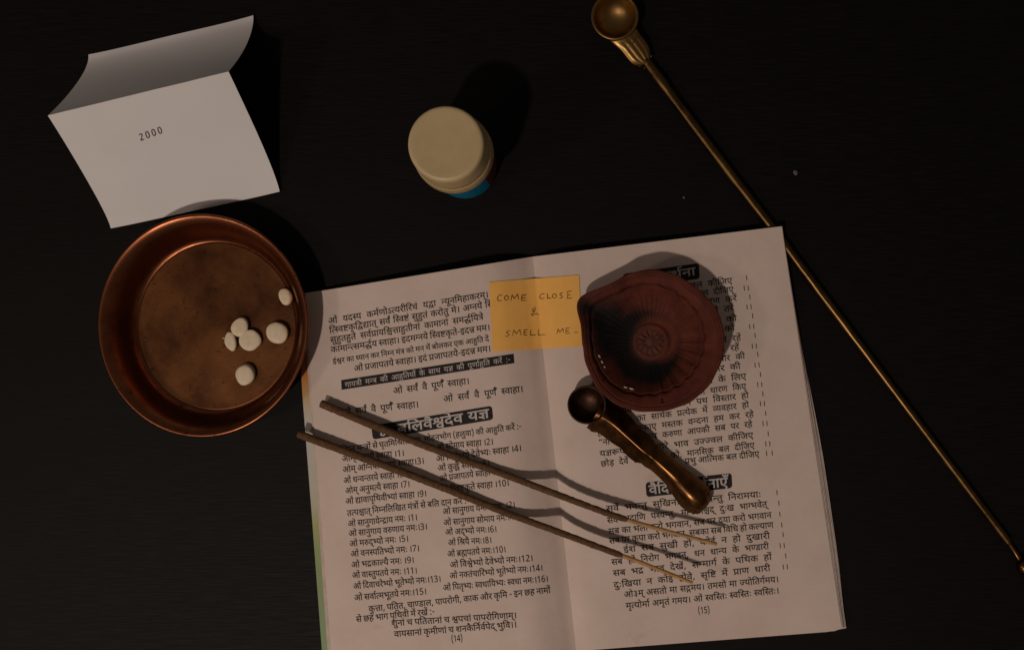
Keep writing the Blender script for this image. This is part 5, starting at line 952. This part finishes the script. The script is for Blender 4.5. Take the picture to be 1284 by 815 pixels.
# ------------------------------------------------------------------ clay lamp
DX, DY, DR = 816.4, 429.0, 84.5
DZ = 14.6
diya = thing('clay_oil_lamp', G(DX, DY, DZ), 'round reddish terracotta oil lamp with sooty blackened spout, standing on the right page', 'oil lamp')
SP = math.radians(150)
def adiff(a, b):
    return abs((a - b + math.pi) % (2 * math.pi) - math.pi)
def scallop(a):
    return .775 - .085 * math.cos(a + .35) + .030 * abs(math.sin(11.5 * a + .4)) * (.35 + .65 * sstep(-.5, .4, math.cos(a + .2))) + .010 * math.sin(2 * a + 1)
rho = [0, .02, .05, .08, .11, .14, .17, .2, .225, .24, .255, .27, .285]
rho += [.285 + .4 * i / 26 for i in range(1, 27)]
rho += [.685 + .315 * i / 44 for i in range(1, 45)]
SEG = 300
V, dirt, soot_shade = [], [], []
def spout(a):
    return math.exp(-(adiff(a, SP) / .25) ** 2)
def notch(a):
    w = max(0, math.sin(27 * a + 1.6 * math.sin(3 * a) + math.sin(7 * a))) ** 8
    return w * sstep(-.05, .25, noise.noise(Vector((2.2 * math.cos(a), 2.2 * math.sin(a), 1.7)))) * sstep(-.75, -.2, math.cos(a + .6))
def top_z(r, a):
    sc = scallop(a)
    if r < .285:
        z = 8.0 - 1.5 * sstep(.2, .285, r) + .8 * math.cos(12 * a) * sstep(.06, .12, r) * (1 - sstep(.15, .2, r)) + 1.0 * (abs(r - .24) < .02)
    else:
        q = (r - .285) / (sc - .285)
        z = 6.5 + 27.5 * min(1, q) ** 1.6
    if r > sc:
        z = 34.0 + 9.5 * ((r - sc) / (1 - sc)) ** .55
    # pressed radial flutes
    fl = sstep(.3, .36, r) * (1 - sstep(sc - .05, sc - .01, r))
    z += fl * .75 * (abs(math.sin(26 * a + .5 * math.sin(5 * a))) - .5) * (.6 + .8 * noise.noise(Vector((2 * math.cos(a), 2 * math.sin(a), 9))) ** 2 * 4)
    # scalloped groove
    z -= 2.6 * math.exp(-((r - sc) / .013) ** 2)
    # short pressed notches on the rim
    nt = sstep(.80, .815, r) * (1 - sstep(.875, .89, r))
    z -= 1.5 * nt * notch(a)
    z -= 1.0 * math.exp(-((r - .925) / .008) ** 2) + .9 * math.exp(-((r - .965) / .008) ** 2)
    z -= 1.6 * sstep(.97, 1.0, r)
    s = spout(a)
    z -= s * (10 * sstep(.55, .95, r))
    return z
def plan_r(r, a):
    s = spout(a)
    w = 1 + .012 * math.sin(3 * a + 2) + .008 * math.sin(5 * a) + .004 * math.sin(17 * a)
    return r * DR * (1 + (w - 1) * r) * (1 + .20 * s * r ** 3)
def put(rr, a, z):
    n = noise.noise(Vector((rr * math.cos(a), rr * math.sin(a), z)) * .05)
    V.append(G(DX + rr * math.cos(a), DY - rr * math.sin(a), DZ + max(0.15, z + .5 * n * (z > 3))))
for r in rho:
    for k in range(SEG):
        a = 2 * math.pi * k / SEG
        put(plan_r(r, a), a, top_z(r, a))
        sc = scallop(a)
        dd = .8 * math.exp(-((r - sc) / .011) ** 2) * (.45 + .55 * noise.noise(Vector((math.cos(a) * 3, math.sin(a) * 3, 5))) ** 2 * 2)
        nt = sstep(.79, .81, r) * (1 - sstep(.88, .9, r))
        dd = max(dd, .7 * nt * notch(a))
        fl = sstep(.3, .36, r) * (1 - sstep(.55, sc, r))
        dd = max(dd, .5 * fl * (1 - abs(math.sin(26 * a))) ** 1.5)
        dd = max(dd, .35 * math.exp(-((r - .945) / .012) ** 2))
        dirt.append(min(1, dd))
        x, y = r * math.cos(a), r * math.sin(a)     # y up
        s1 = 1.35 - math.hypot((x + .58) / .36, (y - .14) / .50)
        s2 = 1.0 - abs(math.hypot(x + .02, y + .02) - .43) / .30 + .15 - .60 * max(0, math.cos(a - math.radians(32)) + .45)  # low-left crescent: soot together with the wall's shade, painted into the colour
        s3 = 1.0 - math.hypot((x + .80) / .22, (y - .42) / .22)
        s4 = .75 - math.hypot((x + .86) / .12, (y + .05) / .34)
        soot_shade.append(max(0, min(1, max(s1 * 1.15, s2 * 1.1, s3 * 1.1, s4) * (1 - .6 * (r < .26)))))
outer = [(1.006, 39.5), (1.0, 36.5), (.97, 31), (.92, 25), (.85, 18), (.77, 11.5), (.68, 5.5), (.60, 1.5), (.55, .2), (.2, .2)]
for r, z in outer:
    for k in range(SEG):
        a = 2 * math.pi * k / SEG
        s = spout(a)
        put(plan_r(r, a), a, z - 9 * s * sstep(.7, 1, r))
        dirt.append(0); soot_shade.append(.5 * s)
nr = len(rho) + len(outer)
F = grid_faces(nr, SEG, wrap=True) + [tuple(range((nr - 1) * SEG, nr * SEG))]
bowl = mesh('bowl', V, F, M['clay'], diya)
for nm, vals in (('dirt', dirt), ('soot_shade', soot_shade)):
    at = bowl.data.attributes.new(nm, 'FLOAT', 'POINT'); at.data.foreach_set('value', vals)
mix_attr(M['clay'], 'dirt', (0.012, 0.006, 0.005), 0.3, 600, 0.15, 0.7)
mix_attr(M['clay'], 'soot_shade', (0.0045, 0.0035, 0.003), 0.75, 120)
bm = bmesh.new(); bm.from_mesh(bowl.data); bmesh.ops.recalc_face_normals(bm, faces=bm.faces); bm.to_mesh(bowl.data); bm.free()
# pressed rosette in the middle
MR = mat('ash_dusted_clay', (.045, .019, .010), (.085, .040, .020), 500, rough=.85, bump=.6, bscale=1200)
V, F = [], []
def disc_piece(cx, cy, rx, ry, rot, z0, h, n=14, rings=4):
    b0 = len(V)
    for i in range(rings + 1):
        q = i / rings
        for k in range(n):
            a = 2 * math.pi * k / n
            lx, ly = rx * q * math.cos(a), ry * q * math.sin(a)
            V.append(G(cx + lx * math.cos(rot) - ly * math.sin(rot), cy - (lx * math.sin(rot) + ly * math.cos(rot)), z0 + h * math.sqrt(max(0, 1 - q * q)) - .4))
    for i in range(rings):
        for k in range(n):
            k2 = (k + 1) % n
            F.append((b0 + i*n + k, b0 + (i+1)*n + k, b0 + (i+1)*n + k2, b0 + i*n + k2))
ROX, ROY = DX - 2, DY - 1
for k in range(12):
    a = 2 * math.pi * k / 12
    V, F = [], []
    disc_piece(ROX + 12.2 * math.cos(a), ROY - 12.2 * math.sin(a), 4.6, 2.6, a, DZ + 7.8, 1.15)
    fix_normals(mesh('petal', V, F, MR, diya))
V, F = [], []
disc_piece(ROX, ROY, 5.8, 5.8, 0, DZ + 7.9, 1.7, 20)
fix_normals(mesh('boss', V, F, MR, diya))
ring = [G(ROX + 19.5 * math.cos(2*math.pi*k/40), ROY - 19.5 * math.sin(2*math.pi*k/40), DZ + 7.6) for k in range(41)]
tube('ring', ring, [1.1] * 41, MR, diya, 8, lump=.3, lscale=.3)
# small raised pale spots on the lower left wall
MG = mat('smooth_pale_spots', (.42, .33, .24), (.60, .48, .36), 900, rough=.35, spec=.6)
def on_diya(x, y):
    """plan point under a sighting on the lamp's inner face"""
    z = 30.0
    for _ in range(6):
        p = W(x, y, DZ + z)
        px, py = p.x / PX + NX - DX, -(p.y / PX + NY - DY) if False else (p.y / PX + NY - DY)
        px = p.x / PX - (DX - NX); py = p.y / PX + (DY - NY)
        a = math.atan2(py, px); rr = math.hypot(px, py) / DR
        z = top_z(min(rr, .99), a)
    return p, z
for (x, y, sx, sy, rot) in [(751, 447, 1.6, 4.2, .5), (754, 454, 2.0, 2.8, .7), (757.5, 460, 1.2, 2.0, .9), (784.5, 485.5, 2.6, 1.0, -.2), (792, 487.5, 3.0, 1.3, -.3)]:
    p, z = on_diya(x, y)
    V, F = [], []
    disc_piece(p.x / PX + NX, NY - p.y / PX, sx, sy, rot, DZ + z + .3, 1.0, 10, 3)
    mesh('pale_spot', V, F, MG, diya)

# ------------------------------------------------------------------ short brass spoon
SPZ = 13.9
spoon = thing('brass_spoon', G(800, 560, SPZ), 'short dark brass spoon with thick scalloped handle, lying below the clay lamp', 'spoon')
cup = W(735.8, 507.5, 40)
cupx, cupy = cup.x / PX + NX, NY - cup.y / PX
lathe('cup', [(0, 2.4), (6, 2.8), (12, 5), (16.5, 9.5), (19.2, 15), (20.6, 21), (21, 25.2), (21.8, 26.2), (23.0, 26.2), (23.6, 25.2), (23.2, 21), (21.8, 14.5), (18.8, 8), (13.5, 2.6), (7, .4), (0, .1)],
      cupx, cupy, M['cup'], spoon, 64, zoff=SPZ)
# axis stations: x, y, half width, height, ridge sharpness (1 = gabled, 2 = round)
AX = [(748.5, 516, 23.5, 24.5, 1.7), (757, 521.5, 23.5, 24, 1.35), (771.7, 532.5, 20.5, 23, 1.05), (788, 547.5, 19.5, 23, .95), (805.2, 562.7, 18.4, 23, .95), (816, 571, 16.2, 22, 1.1),
      (826.9, 579.8, 15.0, 21, 1.5), (845.6, 596, 16.4, 22, 1.9), (857, 608, 19.5, 24.5, 2.0), (866.5, 617.8, 21.8, 26, 2.0), (874, 625, 21.5, 25, 2.0), (880, 631, 18.5, 21, 2), (884.5, 635, 12, 15, 2)]
nsec, nang = 110, 56
V = []
def axs(u):
    return [catmull([(j, AX[j][k]) for j in range(len(AX))], u) for k in range(5)]
for i in range(nsec):
    u = i / (nsec - 1) * (len(AX) - 1)
    x, y, hw, ht, pw_ = axs(u)
    x2, y2 = axs(min(u + .05, len(AX) - 1))[:2]; x1, y1 = axs(max(u - .05, 0))[:2]
    d = Vector((x2 - x1, -(y2 - y1), 0)).normalized(); sd = Vector((d.y, -d.x, 0))
    s = i / (nsec - 1)
    lobes = .13 * (abs(math.sin(s * math.pi * 7.2 + .5)) - .45) * sstep(.03, .1, s) * (1 - sstep(.40, .50, s))
    tip = .09 * (abs(math.sin(s * math.pi * 21)) - .5) * sstep(.80, .86, s)
    hw *= (1 + lobes + tip) * (1 - .07 * sstep(.05, .2, s))
    c = W(x, y, SPZ + 9)
    for j in range(nang):
        a = 2 * math.pi * j / nang
        ca, sa = math.cos(a), math.sin(a)
        if sa >= 0: z = 9 + (ht - 9) * (1 - abs(ca) ** pw_)
        else: z = 9 - 8.6 * (1 - abs(ca) ** 2.2) ** .6
        # fan flutes towards the scalloped tip
        if sa > 0: z += .7 * math.cos(ca * 14) * sstep(.78, .9, s) * sa
        V.append(c + sd * (ca * hw * PX) + Vector((0, 0, (z - 9) * PX)))
F = grid_faces(nsec, nang, wrap=True) + [tuple(range(nang)), tuple(reversed(range((nsec-1)*nang, nsec*nang)))]
fix_normals(mesh('handle', V, F, M['dark_brass'], spoon))

# ------------------------------------------------------------------ incense sticks
def incense(path, cut, label, seed):
    st = thing('incense_stick', W(path[0][0], path[0][1], 8), label, 'incense stick', 'incense sticks across the booklet')
    n = 170
    P = resample(path, n)
    c = int(n * cut)
    rad = [4.9 - 1.5 * (i / n) for i in range(n)]
    r1 = [rad[i] * (1 - .75 * max(0, 1 - (c - i) / 4)) if i > c - 4 else rad[i] for i in range(c + 1)]
    tube('incense_paste', P[:c + 1], r1, M['incense'], st, 18, lump=.20, lscale=.30, seed=seed)
    tube('bamboo_core', P[c - 4:], [2.55 - .5 * i / (n - c + 3) for i in range(n - c + 4)], M['bamboo'], st, 10, lump=.12, lscale=.1, seed=seed)
    return st
incense([(402.7, 506, 17.5), (465, 532, 21.3), (544.5, 563, 26.4), (631.7, 594.5, 31.8), (690, 616.5, 35.2), (759.6, 642.5, 39), (807, 657.5, 41.6), (899, 682, 46)], .79,
        'brown incense stick, the upper of the two crossing the booklet', 0)
incense([(374.5, 544, 16.4), (420, 561, 18.9), (500, 590, 23.6), (560, 613, 27.6), (630, 641, 32.2), (693, 664, 36), (760, 689, 39.6), (800, 703.5, 42), (868.5, 730.5, 46)], .835,
        'brown incense stick, the lower of the two crossing the booklet', 20)

# ------------------------------------------------------------------ specks
for i, (x, y, r, lab) in enumerate([(997.5, 217, 3.2, 'pale grey dust speck on the table right of the ladle'), (857.5, 248, 1.6, 'tiny pale crumb on the table between jar and ladle')]):
    V = []
    for a_ in range(7):
        th = math.pi * a_ / 6
        for j in range(10):
            ph = 2 * math.pi * j / 10
            p = Vector((math.sin(th) * math.cos(ph), math.sin(th) * math.sin(ph), math.cos(th) * .5))
            p *= r * (1 + .5 * noise.noise(p * 1.7 + Vector((i * 9, 0, 0))))
            V.append(G(x + p.x, y + p.y, r * .5 + p.z))
    o = mesh('dust_speck', V, grid_faces(7, 10, wrap=True), M['dust'], None, True, base=G(x, y, 0))
    fix_normals(o); props(o, lab, 'dust speck')
